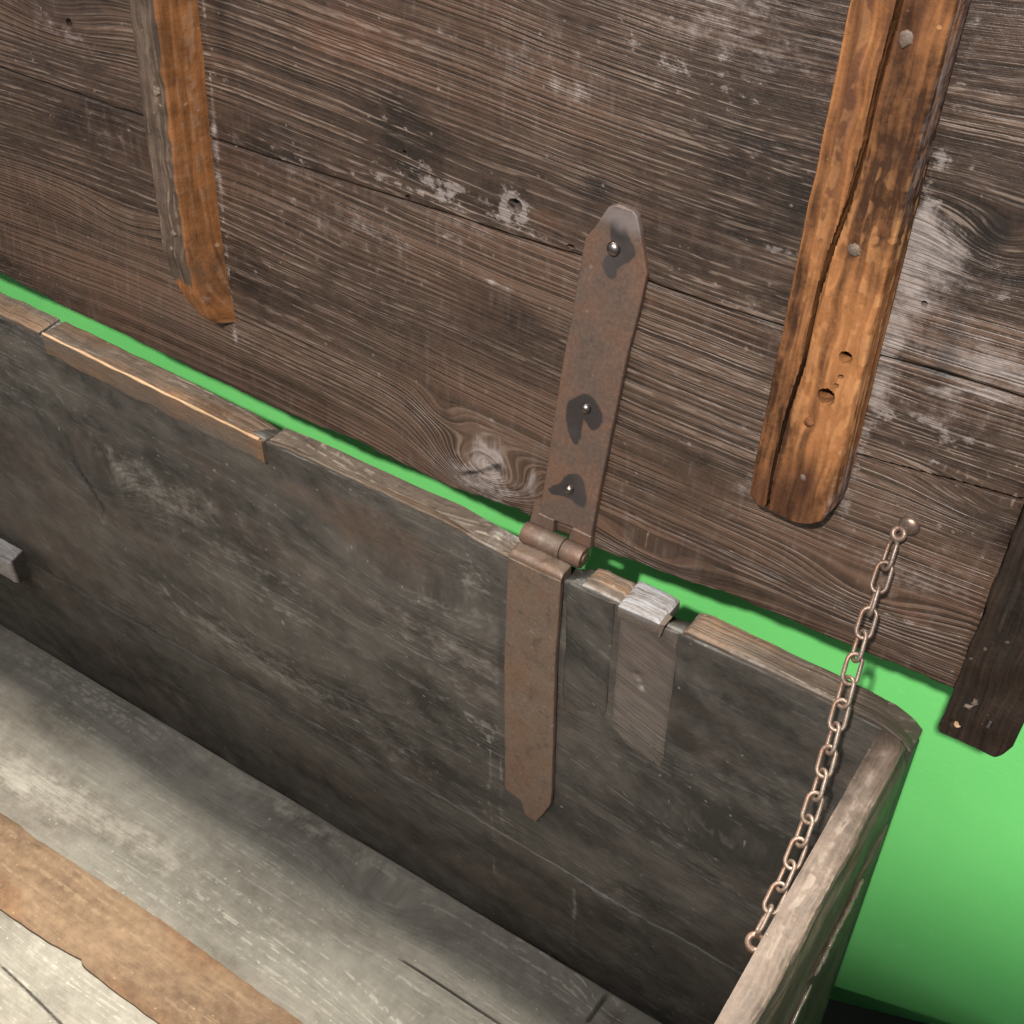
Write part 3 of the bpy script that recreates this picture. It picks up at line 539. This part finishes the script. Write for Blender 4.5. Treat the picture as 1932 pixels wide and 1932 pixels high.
def lmask(u, v, w):
    sa = sA(u)
    dust = 0.42 * np.exp(-np.abs(v - sa - 0.008) / 0.012) * (0.6 + 0.4 * wav(u, v, 2, 0.05)) + 0.55 * blob(u, v, -0.095, 0.197, 0.050, 0.010, -0.12) + 1.5 * blob(u, v, -0.046, 0.1995, 0.0090, 0.0085)
    dust = dust + 1.35 * blob(u, v, -0.058, 0.012, 0.028, 0.018) * (0.8 + 0.5 * wav(u, v, 41, 0.008)) + 0.75 * blob(u, v, -0.055, 0.036, 0.018, 0.016) + 0.45 * blob(u, v, -0.022, 0.02, 0.007, 0.02) + 0.45 * blob(u, v, 0.055, 0.016, 0.04, 0.012, -0.15)
    dust = dust + 0.50 * stroke(u, v, pal, 0.0028) + 0.45 * blob(u, v, 0.172, 0.255, 0.012, 0.05) + 0.6 * blob(u, v, 0.178, 0.245, 0.022, 0.018) + 0.45 * blob(u, v, 0.170, 0.18, 0.007, 0.05)
    dust = dust + 0.35 * blob(u, v, 0.112, 0.120, 0.012, 0.05) + 0.45 * blob(u, v, 0.118, 0.084, 0.02, 0.008) + 0.45 * blob(u, v, 0.100, 0.196, 0.014, 0.010) + 0.45 * stroke(u, v, [(0.080, 0.224), (0.115, 0.222)], 0.004)
    dust = dust + 0.65 * stroke(u, v, [(-0.2660, 0.30), (-0.2665, 0.14), (-0.267, 0.03)], 0.0040) + 0.7 * blob(u, v, -0.262, 0.038, 0.008, 0.008) + 0.35 * blob(u, v, -0.20, 0.13, 0.08, 0.04) + 0.35 * blob(u, v, -0.375, 0.155, 0.05, 0.022)
    dust = dust + 0.4 * blob(u, v, -0.39, 0.215, 0.06, 0.012, -0.2) + 0.5 * blob(u, v, -0.25, 0.22, 0.012, 0.02) + 0.3 * blob(u, v, -0.10, 0.27, 0.10, 0.03) + 0.35 * blob(u, v, 0.03, 0.345, 0.06, 0.03) + 0.4 * blob(u, v, 0.21, 0.15, 0.04, 0.018) + 0.35 * blob(u, v, 0.215, 0.055, 0.025, 0.018)
    dust = dust + 0.5 * stroke(u, v, [(-0.173, 0.2310), (-0.145, 0.2270), (-0.120, 0.2240)], 0.0035) + 0.6 * stroke(u, v, [(-0.060, 0.150), (-0.034, 0.1475), (-0.020, 0.1455)], 0.0028) + 0.3 * blob(u, v, .06, .28, .07, .05) + .5 * stroke(u, v, [(.193, .178), (.21, .184), (.25, .188)], .003)
    dust = dust + 0.40 * blob(u, v, 0.205, 0.20, 0.05, 0.06) + 0.30 * blob(u, v, 0.20, 0.10, 0.05, 0.04) + 0.30 * blob(u, v, -0.13, 0.165, 0.09, 0.03) + 0.28 * blob(u, v, 0.07, 0.33, 0.09, 0.05) + 0.3 * blob(u, v, 0.075, 0.15, 0.03, 0.05)
    dust = dust + 0.55 * stroke(u, v, [(0.1675, 0.09), (0.1680, 0.22), (0.1690, 0.36)], 0.0055) * (0.8 + 0.4 * wav(u, v, 43, 0.05))
    dust = dust + .5 * blob(u, v, -.0265, .2725, .004, .005) + .5 * blob(u, v, -.0125, .2725, .006, .004) + 0.9 * blob(u, v, 0.018, .2055, .003, .002) * 0
    warm = 0.75 * blob(u, v, -0.025, 0.199, 0.014, 0.012) + 0.5 * blob(u, v, -0.145, 0.290, 0.06, 0.03) + 0.55 * blob(u, v, -0.125, 0.212, 0.03, 0.010) + 0.45 * blob(u, v, -0.15, 0.26, 0.08, 0.02) + 0.8 * blob(u, v, 0.217, 0.045, 0.014, 0.006, -0.3) + 0.35 * blob(u, v, 0.08, 0.245, 0.04, 0.03) + 0.6 * blob(u, v, 0.043, 0.172, 0.008, 0.005) + 0.5 * blob(u, v, 0.24, 0.115, 0.02, 0.012) + .4 * blob(u, v, -.35, .2, .04, .015)
    dark = 0.75 * blob(u, v, 0.004, 0.225, 0.016, 0.010) + 0.5 * blob(u, v, -0.002, 0.208, 0.006, 0.008) + 0.85 * stroke(u, v, crk, 0.0016) + 0.6 * blob(u, v, -0.066, 0.010, 0.006, 0.003) + 0.6 * blob(u, v, -0.045, 0.022, 0.010, 0.006, 0.4)
    dark = dark + 0.85 * np.exp(-np.abs(v - sa) / 0.0014) + 1.5 * blob(u, v, -0.046, 0.200, 0.0040, 0.0036)
    dark = dark + 0.8 * blob(u, v, 0.200, 0.262, 0.010, 0.010) + 0.5 * blob(u, v, -0.088, 0.046, 0.010, 0.006) + 0.6 * stroke(u, v, [(-0.078, 0.006), (-0.062, 0.014), (-0.046, 0.026)], 0.0025) + 0.45 * blob(u, v, 0.105, 0.235, 0.014, 0.04) + 0.6 * blob(u, v, -0.252, 0.26, 0.012, 0.05) + 0.5 * blob(u, v, -0.252, 0.08, 0.012, 0.03) + 0.4 * blob(u, v, -0.33, 0.025, 0.12, 0.014) + 0.35 * blob(u, v, 0.235, 0.03, 0.012, 0.02) + 0.55 * blob(u, v, 0.195, 0.205, 0.008, 0.05) + .4 * blob(u, v, .24, .12, .02, .01) + .5 * blob(u, v, -.15, .07, .05, .012, -.3)
    return dust * 0.95, warm, dark
HL = [(-0.046, 0.200, 0.0046, 0.0042), (-0.1205, 0.2095, 0.0013, 0.0013), (-0.118, 0.1835, 0.0016, 0.0014), (-0.386, 0.222, 0.0030, 0.0035), (0.1790, 0.2190, 0.0012, 0.0012), (-0.0095, 0.1872, 0.0026, 0.0014)]
def ldisp(u, v):
    d = 0.0009 * wav(u, v, 15, 0.12) + 0.0004 * wav(u, v, 16, 0.03)
    for cu, cv, r, rv in HL: d = d + pit(u, v, cu, cv, r, 0.007, rv)
    d = d - 0.006 * stroke(u, v, crk, 0.0013, 0.7) - 0.0012 * stroke(u, v, pal, 0.0012)
    d = d - 0.0030 * blob(u, v, -0.064, 0.010, 0.012, 0.0016, 0.6) - 0.002 * blob(u, v, -0.052, 0.022, 0.010, 0.002, -0.5) + .0015 * blob(u, v, -.06, .014, .02, .012)
    return d
ul = seq(-0.98, 0.2500, 0.0030, [(h[0], max(.004, h[2] * 1.6)) for h in HL])
vl = [(h[1], max(.003, h[3] * 1.6)) for h in HL]
lb0 = itp((-0.98, -0.001), (-0.5141, 0.0000), (-0.4533, -0.0042), (-0.3752, -0.0061), (-0.302, -0.0095), (-0.2326, -0.0112), (-0.1619, -0.0080), (-0.1329, -0.01), (-0.0876, -0.0115), (-0.060, -0.0090), (-0.0444, -0.0071), (-0.0195, -0.0041), (-0.010, -0.0068), (0.0239, -0.0065), (0.06, -0.003), (0.0870, -0.0005), (0.1122, 0.0041), (0.17, 0.0043), (0.2135, 0.0065), (0.2491, 0.0063), (0.26, 0.0063))
lb = lambda u: lb0(u) + 0.0022 * (u < -0.03)
slab('board', ul, lambda u: lb(u) + wob1(u, 17, 0.016, 0.0006), lambda u: sA(u) - 0.0006 + wob1(u, 18, 0.03, 0.00035), 0.0, -0.021, m_lid, lid, FL, 0.0026, vl + [(0.131, 0.012)], 0.0016, ldisp, lgrain, lmask, goff=(0.9, 0.43), lob=lambda u: lb(u) + 0.002)
slab('board', ul, lambda u: sA(u) + 0.0006 + wob1(u, 18, 0.03, 0.00035), lambda u: 0.535 + 0 * u, 0.0002, -0.021, m_lid, lid, FL, 0.0030, vl, 0.0012, ldisp, lgrain, lmask)

# battens across the lid: slabs with u up the lid and v = -x
def batten(name, mat, v0, v1, left, right, hfun, disp, mask, bot, seed, lslope, rslope, ustep=0.0018, vstep=0.0012, label=None, rnd=0.003, ux=()):
    us = np.concatenate([seq(v0, v0 + 0.03, 0.0009), seq(v0 + 0.03, v1, ustep, ux)[1:]])
    o = slab(name, us, lambda u: -right(u), lambda u: -left(u), hfun, -0.0008, mat, lid, FLs, vstep, (), rnd, disp, lambda u, v: (u, v + .0), mask,
             hib=lambda u: -left(u) + lslope, lob=lambda u: -right(u) - rslope, ubev=0.0015)
    if label: o['label'] = label
    return o
# right batten, rounded foot
arc = itp((0.1190, 0.0985), (0.1221, 0.0905), (0.1317, 0.0868), (0.1442, 0.0872), (0.1561, 0.0895), (0.1640, 0.0945), (0.1675, 0.102))
def foot(xs_lo, xs_hi):
    return None
cr = [(0.0880, 0.1318), (0.091, 0.1324), (0.1145, 0.1312), (0.1424, 0.132), (0.1649, 0.1335), (0.1823, 0.1349), (0.1964, 0.1348), (0.2178, 0.1341), (0.2391, 0.136), (0.2659, 0.1389), (0.2899, 0.1403), (0.3162, 0.140), (0.3308, 0.1405), (0.355, 0.1413), (0.54, 0.146)]
cr = [(a, -(b + 0.0002)) for a, b in cr]
rbL = itp((0.0872, 0.1310), (0.0885, 0.1262), (0.0905, 0.1232), (0.0935, 0.1212), (0.10, 0.1206), (0.55, 0.1208))
rbR = itp((0.0872, 0.1440), (0.0885, 0.1545), (0.0905, 0.1588), (0.0940, 0.1625), (0.10, 0.1648), (0.107, 0.1655), (0.2, 0.1640), (0.3, 0.1632), (0.55, 0.1640))
def rbdisp(u, v):
    wd = np.interp(u, (0.085, 0.15, 0.25, 0.36), (0.0007, 0.0009, 0.0012, 0.0015))
    d = np.zeros_like(u); cx = np.interp(u, [c[0] for c in cr], [c[1] for c in cr])
    d = d - 0.014 * np.clip(1 - np.abs(v - cx) / wd, 0, 1) ** 0.6 - 0.0012 * np.clip(1 - np.abs(v - cx) / 0.004, 0, 1)
    d = d + 0.0007 * wav(u * 0.3, v, 19, 0.012) + 0.0004 * wav(u, v, 20, 0.02) - 0.0008 * (v > cx) * np.clip((v - cx) / .004, 0, 1)
    d = d + pit(u, v, 0.1905, -0.1545, 0.0030, 0.016) + pit(u, v, 0.1665, -0.1498, 0.0043, 0.018)
    d = d + pit(u, v, 0.1795, -0.1545, 0.0012, 0.003) + pit(u, v, 0.1745, -0.1535, 0.0009, 0.003)
    d = d - 0.0014 * blob(u, v, 0.149, -0.1445, 0.005, 0.004) - .001 * blob(u, v, .3385, -.1475, .006, .004) - .0012 * blob(u, v, .244, -.1465, .005, .004)
    return d
def rbmask(u, v, w):
    side = np.clip((-0.1620 - v) / 0.0012, 0, 1)
    cx = np.interp(u, [c[0] for c in cr], [c[1] for c in cr])
    dust = 0.95 * side + 0.4 * blob(u, v, 0.0885, -0.156, 0.002, 0.012)
    warm = 0.55 * blob(u, v, 0.115, -0.150, 0.022, 0.010) + 0.5 * blob(u, v, 0.27, -0.130, 0.06, 0.005) + 0.45 * blob(u, v, 0.34, -0.129, 0.05, 0.004) + 0.6 * blob(u, v, 0.20, -0.1265, 0.014, 0.004) + 0.5 * blob(u, v, 0.305, -0.150, 0.012, 0.004) + 0.5 * np.clip((v - cx) / .003, 0, 1) * np.clip((.15 - u) / .05, 0, 1) * 0.8 + 0.3 * blob(u, v, .23, -.158, .05, .003)
    dark = 0.55 * blob(u, v, 0.1975, -0.1262, 0.010, 0.0035) + 1.3 * blob(u, v, 0.1905, -0.1545, 0.0026, 0.0026) + 1.3 * blob(u, v, 0.1665, -0.1498, 0.0038, 0.0038) + 0.6 * blob(u, v, 0.1795, -0.1545, 0.0016, 0.0014) + 1.1 * np.clip(1 - np.abs(v - cx) / 0.0016, 0, 1) + 0.35 * blob(u, v, 0.243, -0.1462, 0.0045, 0.0035) + .4 * blob(u, v, .337, -.147, .008, .003)  # holes darkened in colour to stand for shade; packed dirt in the split
    return dust, warm, dark
rb = batten('batten', m_batR, 0.0872, 0.53, rbL, rbR, 0.0200, rbdisp, rbmask, None, 1, 0.0005, 0.0012, rnd=0.0020, vstep=0.0005, ux=[(0.1905, 0.005), (0.1665, 0.006), (0.177, 0.005)], label='orange pine batten with a long split and rounded foot')
# left batten, foot cut to a slanting point
lbL = itp((0.049, -0.2790), (0.0530, -0.2835), (0.060, -0.2865), (0.070, -0.2905), (0.085, -0.2960), (0.105, -0.2992), (0.14, -0.3005), (0.20, -0.3015), (0.55, -0.3010))
lbR = itp((0.049, -0.2705), (0.06, -0.2712), (0.08, -0.2735), (0.11, -0.2752), (0.16, -0.2765), (0.55, -0.2765))
def lbh(u, v): return np.interp(u, (0.049, 0.055, 0.075, 0.10, 0.6), (0.010, 0.015, 0.022, 0.0255, 0.026))
def lbmask(u, v, w):
    side = np.clip((0.0245 - w) / 0.004, 0, 1) * (v < 0.2885)
    rag = 0.0022 * np.sin(u * 90) + 0.0012 * np.sin(u * 260)
    front = np.clip((v + lbR(u) - 0.0016 - 0.5 * np.abs(rag)) / 0.0010, 0, 1) * np.clip((u - 0.082 + 2 * rag) / 0.006, 0, 1)
    warm = np.clip(1.0 - front, 0, 1) * (0.95 - 0.5 * blob(u, v, 0.08, 0.273, 0.03, 0.01)) + 0.8 * blob(u, v, 0.07, 0.285, 0.02, 0.012)
    dust = 0.35 * front * blob(u, v, 0.12, 0.290, 0.05, 0.02) + 0.8 * blob(u, v, 0.072, 0.2725, 0.008, 0.0016) + 0.3 * stroke(u, v, [(0.06, .288), (.10, .2985), (.3, .3)], .002) + 0.25 * np.clip((.008 - w) / .006, 0, 1)
    dark = 0.5 * blob(u, v, 0.235, 0.2740, 0.03, 0.003) + 0.45 * blob(u, v, 0.09, 0.2735, 0.02, 0.003) + .3 * front * blob(u, v, .15, .293, .04, .01)
    return dust, warm, dark
batten('batten', m_batL, 0.049, 0.53, lbL, lbR, lbh, lambda u, v: 0.0006 * wav(u * 0.4, v, 27, 0.012) + 0.0004 * wav(u, v, 28, 0.02), lbmask, None, 2, -0.001, 0.0068 - .0005, label='grey-brown batten with a worn orange side')
# end cleat: thick dark board over the right end of the lid
clL = itp((-0.0045, 0.2540), (-0.003, 0.2524), (0.0, 0.2518), (0.0, 0.2515), (0.05, 0.2520), (0.15, 0.2525), (0.55, 0.2540))
clR = itp((-0.0045, 0.2790), (-0.003, 0.2835), (0.0, 0.2860), (0.008, 0.2887), (0.03, 0.2892), (0.55, 0.291))
def clmask(u, v, w):
    return 0.45 * stroke(u, v, [(-0.001, -0.253), (0.10, -0.2533)], 0.0022) * (0.6 + 0.6 * wav(u, v, 3, 0.01)) + 0.25 * blob(u, v, 0.003, -0.262, 0.006, 0.008), 0.3 * blob(u, v, .06, -.28, .05, .006), 0.3 * blob(u, v, 0.04, -0.2635, 0.05, 0.008)
us = seq(-0.0045, 0.55, 0.0018)
ck = slab('end_cleat', us, lambda u: -clR(u), lambda u: -clL(u) + wob1(u, 81, .02, .0006), lambda u, v: 0.025 + 0 * u, -0.024, m_cleat, lid, FLs, 0.0014, (), 0.0022, lambda u, v: 0.0007 * wav(u * .5, v, 66, 0.02) - .0018 * blob(u, v, .02, -.264, .03, .004) + pit(u, v, 0.0080, -0.2585, 0.0018, 0.004) + pit(u, v, .018, -.2745, .0016, .003), None, clmask, hib=lambda u: -clL(u) + 0.0)
ck['label'] = 'almost black board across the right end of the lid'
# nails in the battens, plugs in the cleat
for i, (x, v, r, hgt, mt) in enumerate([(0.1475, 0.3385, 0.0036, 0.0012, m_nail), (0.1465, 0.2440, 0.0036, 0.0011, m_nail), (0.1443, 0.1490, 0.0030, 0.0008, m_batR), (0.1480, 0.1165, 0.0020, 0.0010, m_nail)]):
    dome('nail', r, hgt, mt, lid, on(FL, x, v, 0.0195, i * 1.3), lump=0.16, base=0.003, seed=i, oval=0.85)
for i, (x, v) in enumerate([(-0.2860, 0.2110), (-0.2805, 0.0640), (-0.2860, .118)]):
    dome('nail', 0.0022 if i else 0.0030, 0.0009, m_edge if i < 2 else m_nail, lid, on(FL, x, v, (0.0258, 0.0150, .0256)[i], i), lump=0.25, base=0.002, seed=i + 20)
for i, (x, v, r) in enumerate([(0.2640, 0.0265, 0.0020), (0.2618, 0.0225, 0.0022), (0.2752, 0.0205, 0.0026), (0.2712, 0.0165, 0.0016), (0.2600, 0.0070, 0.0018)]):
    dome('plug', r, 0.0012, m_edge if i != 4 else m_raw, lid, on(FL, x, v, 0.0244, i * 1.9), lump=0.42, base=0.002, seed=i + 30, seg=11, rows=3, oval=0.7)

# ---- strap hinge
hg = empty('strap_hinge', Matrix.Translation((0, 0.012, 0.463)), chest)
p1 = [(0.0137, 0.2136), (0.0226, 0.2163), (0.0247, 0.2068), (0.0312, 0.2001), (0.0304, 0.1944), (0.0212, 0.1888), (0.0215, 0.1819), (0.0187, 0.1789), (0.0147, 0.1816), (0.0128, 0.1886), (0.0166, 0.1924), (0.0208, 0.1967), (0.0159, 0.2031)]
p2 = [(-0.0025, 0.0924), (0.0066, 0.1012), (0.0135, 0.1052), (0.0203, 0.098), (0.0231, 0.089), (0.0184, 0.0813), (0.0131, 0.0848), (0.0102, 0.0888), (0.0094, 0.0716), (0.0075, 0.0661), (0.0018, 0.0723)]
p3 = [(-0.0086, 0.0281), (0.0013, 0.0355), (0.0044, 0.0438), (0.013, 0.0477), (0.0181, 0.0349), (0.0177, 0.0263), (0.0113, 0.0261), (0.0084, 0.029), (-0.0057, 0.0252)]
def chaikin(p, n=2):
    for _ in range(n):
        p = [q for i in range(len(p)) for q in ((0.75 * p[i][0] + 0.25 * p[(i + 1) % len(p)][0], 0.75 * p[i][1] + 0.25 * p[(i + 1) % len(p)][1]), (0.25 * p[i][0] + 0.75 * p[(i + 1) % len(p)][0], 0.25 * p[i][1] + 0.75 * p[(i + 1) % len(p)][1]))]
    return p
p1, p2, p3 = chaikin(p1), chaikin(p2), chaikin(p3)
def smask(u, v, w):
    x = -v
    dark = inpoly(x, u, p1, 0.0055) + inpoly(x, u, p2, 0.0055) + inpoly(x, u, p3, 0.0055) + 0.16 * blob(u, x, 0.195, 0.02, 0.016, 0.016) + 0.16 * blob(u, x, 0.088, 0.012, 0.02, 0.014) + 0.2 * blob(u, x, 0.035, 0.008, 0.016, 0.016) + 0.25 * blob(u, x, 0.012, 0.02, 0.02, 0.006)
    grey = 0.75 * blob(u, x, 0.215, 0.020, 0.010, 0.02) + 0.3 * blob(u, x, 0.17, 0.03, 0.03, 0.008)
    edge = np.clip((x - np.interp(u, (0, 0.1, 0.19), (0.0235, 0.029, 0.037))) / 0.002, 0, 1) * 0.42
    return grey, 0 * u, dark + edge * (w < 0.0042)
sl = itp((0.0060, -0.0132), (0.0384, -0.0107), (0.0862, -0.0082), (0.1369, -0.0047), (0.148, -0.0031), (0.1857, -0.0007), (0.1973, 0.0008), (0.207, 0.0067), (0.2130, 0.0095), (0.2188, 0.0125), (0.2215, 0.0175))
sr = itp((0.0060, 0.0247), (0.0415, 0.0264), (0.0958, 0.0302), (0.14, 0.0335), (0.1653, 0.0370), (0.1887, 0.0388), (0.1977, 0.0361), (0.21, 0.0325), (0.2184, 0.0294), (0.2210, 0.0260), (0.2215, 0.0215))
up = slab('upper_leaf', seq(0.0062, 0.2215, 0.0011), lambda u: -sr(u), lambda u: -sl(u), lambda u, v: 0.0042 + 0.0012 * np.exp(-u / 0.05), 0.0004, m_ironU, hg, FLs, 0.0011, (), 0.0011, lambda u, v: 0.00035 * wav(u, v, 90, 0.03), None, smask, ubev=0.0009)
up['label'] = 'brown iron hinge leaf with dark bared patches round its rivets'
for i, (x, v) in enumerate([(0.0184, 0.1973), (0.0120, 0.0951), (0.0065, 0.0343)]):
    dome('rivet', (0.0040, 0.0033, 0.0031)[i], 0.0030, m_rivet, hg, on(FL, x, v, 0.0046), seg=24, rows=8, lump=0.02, base=0.001, seed=i)
# curled ends of the leaf round the pin (two outer knuckles), one tongue of the lower leaf between them
AX = (0.0135, 0.4632); KR = 0.0072                               # pin axis (y, z) and knuckle radius
def curl(name, x0, x1, path, th, mat, x0b=None, x1b=None, lab=None):
    """plate of thickness th following the path (y, z); may widen from x0b..x1b at its start"""
    n = len(path); vs = []; fs = []; P = [Vector((p[0], p[1])) for p in path]
    xs = 7
    for i in range(n):
        tg = (P[min(i + 1, n - 1)] - P[max(i - 1, 0)]).normalized(); nr = Vector((-tg.y, tg.x))
        a, b = x0, x1
        for side in (0, 1):
            q = P[i] + nr * (th if side else 0)
            for j in range(xs):
                e = 0.0004 if j in (0, xs - 1) and side else 0
                vs.append((a + (b - a) * j / (xs - 1), q.x - nr.x * e, q.y - nr.y * e))
    r = 2 * xs
    for i in range(n - 1):
        for j in range(xs - 1):
            o, p_ = i * r, (i + 1) * r
            fs.append((o + j, o + j + 1, p_ + j + 1, p_ + j)); fs.append((o + xs + j, p_ + xs + j, p_ + xs + j + 1, o + xs + j + 1))
        o, p_ = i * r, (i + 1) * r
        fs.append((o, p_, p_ + xs, o + xs)); fs.append((o + xs - 1, o + r - 1, p_ + r - 1, p_ + xs - 1))
    for o in (0, (n - 1) * r):
        for j in range(xs - 1): fs.append((o + j, o + j + 1, o + xs + j + 1, o + xs + j))
    me = bpy.data.meshes.new(name); me.from_pydata(vs, [], fs); me.update(); put_attrs(me, vs, None)
    ob = link(name, me, mat, hg)
    return ob
def lidpt(v, w): q = LO + LV * v + LW * w; return (q.y, q.z)
def arc_pts(c, r, a0, a1, n=22): return [(c[0] + r * math.cos(a), c[1] + r * math.sin(a)) for a in np.linspace(a0, a1, n)]
# inner radius path: from the lid down behind the pin, under it, up the front and over the top
pthU = [lidpt(0.012, 0.0014), lidpt(0.004, 0.0012)] + arc_pts(AX, KR - 0.0036, rad(10), rad(-330), 26)
pthU = pthU
curl('knuckle', -0.0192, -0.0062, pthU, 0.0036, m_ironU); curl('knuckle', 0.0096, 0.0240, pthU, 0.0036, m_ironU)
for x0, x1 in ((-0.0136, -0.0020), (0.0112, 0.0247)):            # the two legs of the leaf beside the square slot
    slab('leaf_leg', seq(-0.0035, 0.0068, 0.001), lambda u, a=x1: -a + 0 * u, lambda u, a=x0: -a + 0 * u, 0.0052, 0.0006, m_ironU, hg, FLs, 0.0012, (), 0.0010, None, None, None)
curl('knuckle', -0.0058, 0.0092, [(-0.001, H + 0.0012), (0.004, H + 0.0014)] + [(0.0095, H + 0.0006)] + arc_pts(AX, KR - 0.0036, rad(-95), rad(232), 26), -0.0036, m_ironL)
tube('pin', [(x, AX[0], AX[1]) for x in (-0.0202, -0.0198, 0.0245, 0.0250)], lambda s: 0.0032, m_ironU, hg, n=16)
# lower leaf: bent over the top edge, then down the inside of the back wall
pl_l = itp((0.1886, 0.0040), (0.1925, -0.0048), (0.205, -0.0075), (0.2085, -0.0095), (0.2105, -0.0205), (0.2140, -0.0222), (0.3467, -0.0228), (0.40, -0.0215), (0.4520, -0.0198), (0.47, -0.0198))
pl_r = itp((0.1886, 0.0050), (0.196, 0.0085), (0.2100, 0.0140), (0.2203, 0.0176), (0.2416, 0.0186), (0.3724, 0.0172), (0.452, 0.0190), (0.47, 0.0190))
FBs = frame((0, 0, 0), (0, 0, 1), (-1, 0, 0), (0, -1, 0))
def lmk(u, v, w): return 0.25 * blob(u, v, 0.33, 0, 0.03, 0.02), 0 * u, 0.34 * blob(u, v, 0.435, 0.0, 0.022, 0.02) + 0.25 * blob(u, v, 0.36, 0.008, 0.008, 0.012)
ll = slab('lower_leaf', seq(0.1886, 0.4575, 0.0012), lambda u: -pl_r(u), lambda u: -pl_l(u), lambda u, v: 0.0052 - 0.0045 * np.clip((u - 0.4545) / 0.0032, 0, 1) ** 2, 0.0016, m_ironL, hg, FBs, 0.0012, (), 0.0009,
          lambda u, v: 0.0004 * wav(u, v, 95, 0.03) - 0.0005 * (np.abs(np.hypot(u - 0.4055, v - 0.000) - 0.0035) < 0.0008) * (v < .001) - .0004 * blob(u, v, .335, .0, .003, .003) + pit(u, v, .2165, .006, .0018, .0012), None, lmk)
ll['label'] = 'flat brown iron leaf with broken pointed tip'
slab('bend_plate', seq(-0.0196, 0.0190, 0.0012), lambda u: -0.0046 + 0 * u, lambda u: 0.0082 - 0.0012 * np.abs(u) / .02 + 0 * u, lambda u, v: H + 0.0050 - 0.0026 * np.clip((-0.0010 - v) / 0.0036, 0, 1) ** 2, H - 0.004, m_ironL, hg, FF, 0.0011, (), 0.0009, lambda u, v: 0.0003 * wav(u, v, 96, 0.02))

# ---- chain with its two screw eyes
ch = empty('stay_chain', Matrix.Translation((0.205, -0.06, 0.49)), chest)
eye_c = LO + LV * 0.0975 + LW * 0.0085 + Vector((0.1996, 0, 0))
def ring(name, c, ax, r, wire, a0=0, a1=360, n=28, closed=True, tilt=0):
    ax = Vector(ax).normalized(); e1 = ax.orthogonal().normalized(); e2 = ax.cross(e1)
    pts = [Vector(c) + (e1 * math.cos(a) + e2 * math.sin(a)) * r for a in np.linspace(rad(a0), rad(a1), n, endpoint=not closed)]
    return pts
tube('screw_eye', ring('e', eye_c, (0.35, -0.60, 0.72), 0.0029, 0.0016), 0.0017, m_chain, ch, closed=True)
dome('eye_washer', 0.0058, 0.0036, m_cup, ch, on(FL, 0.2022, 0.0985, 0.0002), seg=24, rows=6, base=0.001)
tube('eye_shank', [eye_c - LW * 0.0025 + Vector((0.001, 0, 0)), eye_c - LW * 0.012 + Vector((0.0022, 0, 0))], 0.0018, m_chain, ch)
wall_c = Vector((W - 0.0070, -0.1330, 0.4135))
tube('screw_eye', ring('e', wall_c, (0.25, -0.60, 0.75), 0.0040, 0.0017), 0.0018, m_chain, ch, closed=True)
tube('eye_shank', [wall_c + Vector((0.005, 0, 0)), wall_c + Vector((0.016, 0, 0))], 0.0018, m_chain, ch)
A = eye_c + Vector((-0.0006, -0.003, -0.0045)); B = wall_c + Vector((-0.0012, 0.004, 0.0042))
NL = 17
def cpos(s):
    p = A.lerp(B, s); p.z -= 0.0145 * (4 * s * (1 - s)) * (0.72 + 0.45 * s); p.x += 0.0035 * math.sin(s * 3.14) - .002 * math.sin(s * 6.28)
    return p
ss = np.linspace(0, 1, 400); pp = [cpos(s) for s in ss]
cl = np.concatenate([[0], np.cumsum([(pp[i + 1] - pp[i]).length for i in range(399)])])
pitch = cl[-1] / NL
wire = 0.00118
inner = pitch / 2 + wire * 1.0; halfw = 0.0038
def linkmesh():
    pts = []; r = halfw
    st = inner - r + wire * .6
    for a in np.linspace(-90, 90, 9): pts.append((st + r * math.cos(rad(a)), r * math.sin(rad(a)), 0))
    for a in np.linspace(90, 270, 9): pts.append((-st + r * math.cos(rad(a)), r * math.sin(rad(a)), 0))
    return pts
lk0 = None
for i in range(NL):
    c0 = (i + 0.5) * pitch
    f = lambda d: cpos(float(np.interp(np.clip(d, 0, cl[-1]), cl, ss)))
    c = f(c0); tg = (f(c0 + pitch * .5) - f(c0 - pitch * .5)).normalized()
    view = (camo.location - c).normalized() if False else Vector((0.20, -0.55, 0.80)).normalized()
    a = tg.cross(view).normalized()
    tw = rad((12 if i % 2 else 68) + random.uniform(-14, 14) + 14 * math.sin(i * 0.9))
    b = (a * math.cos(tw) + tg.cross(a) * math.sin(tw)).normalized(); n_ = tg.cross(b)
    mw = frame(c, tg, b, n_)
    if lk0 is None:
        lk0 = tube('link', linkmesh(), wire, m_chain, ch, closed=True, n=10, mw=mw)
    else:
        o = lk0.copy(); sc.collection.objects.link(o); o.parent = ch; o.matrix_parent_inverse = ch.matrix_world.inverted(); o.matrix_world = mw
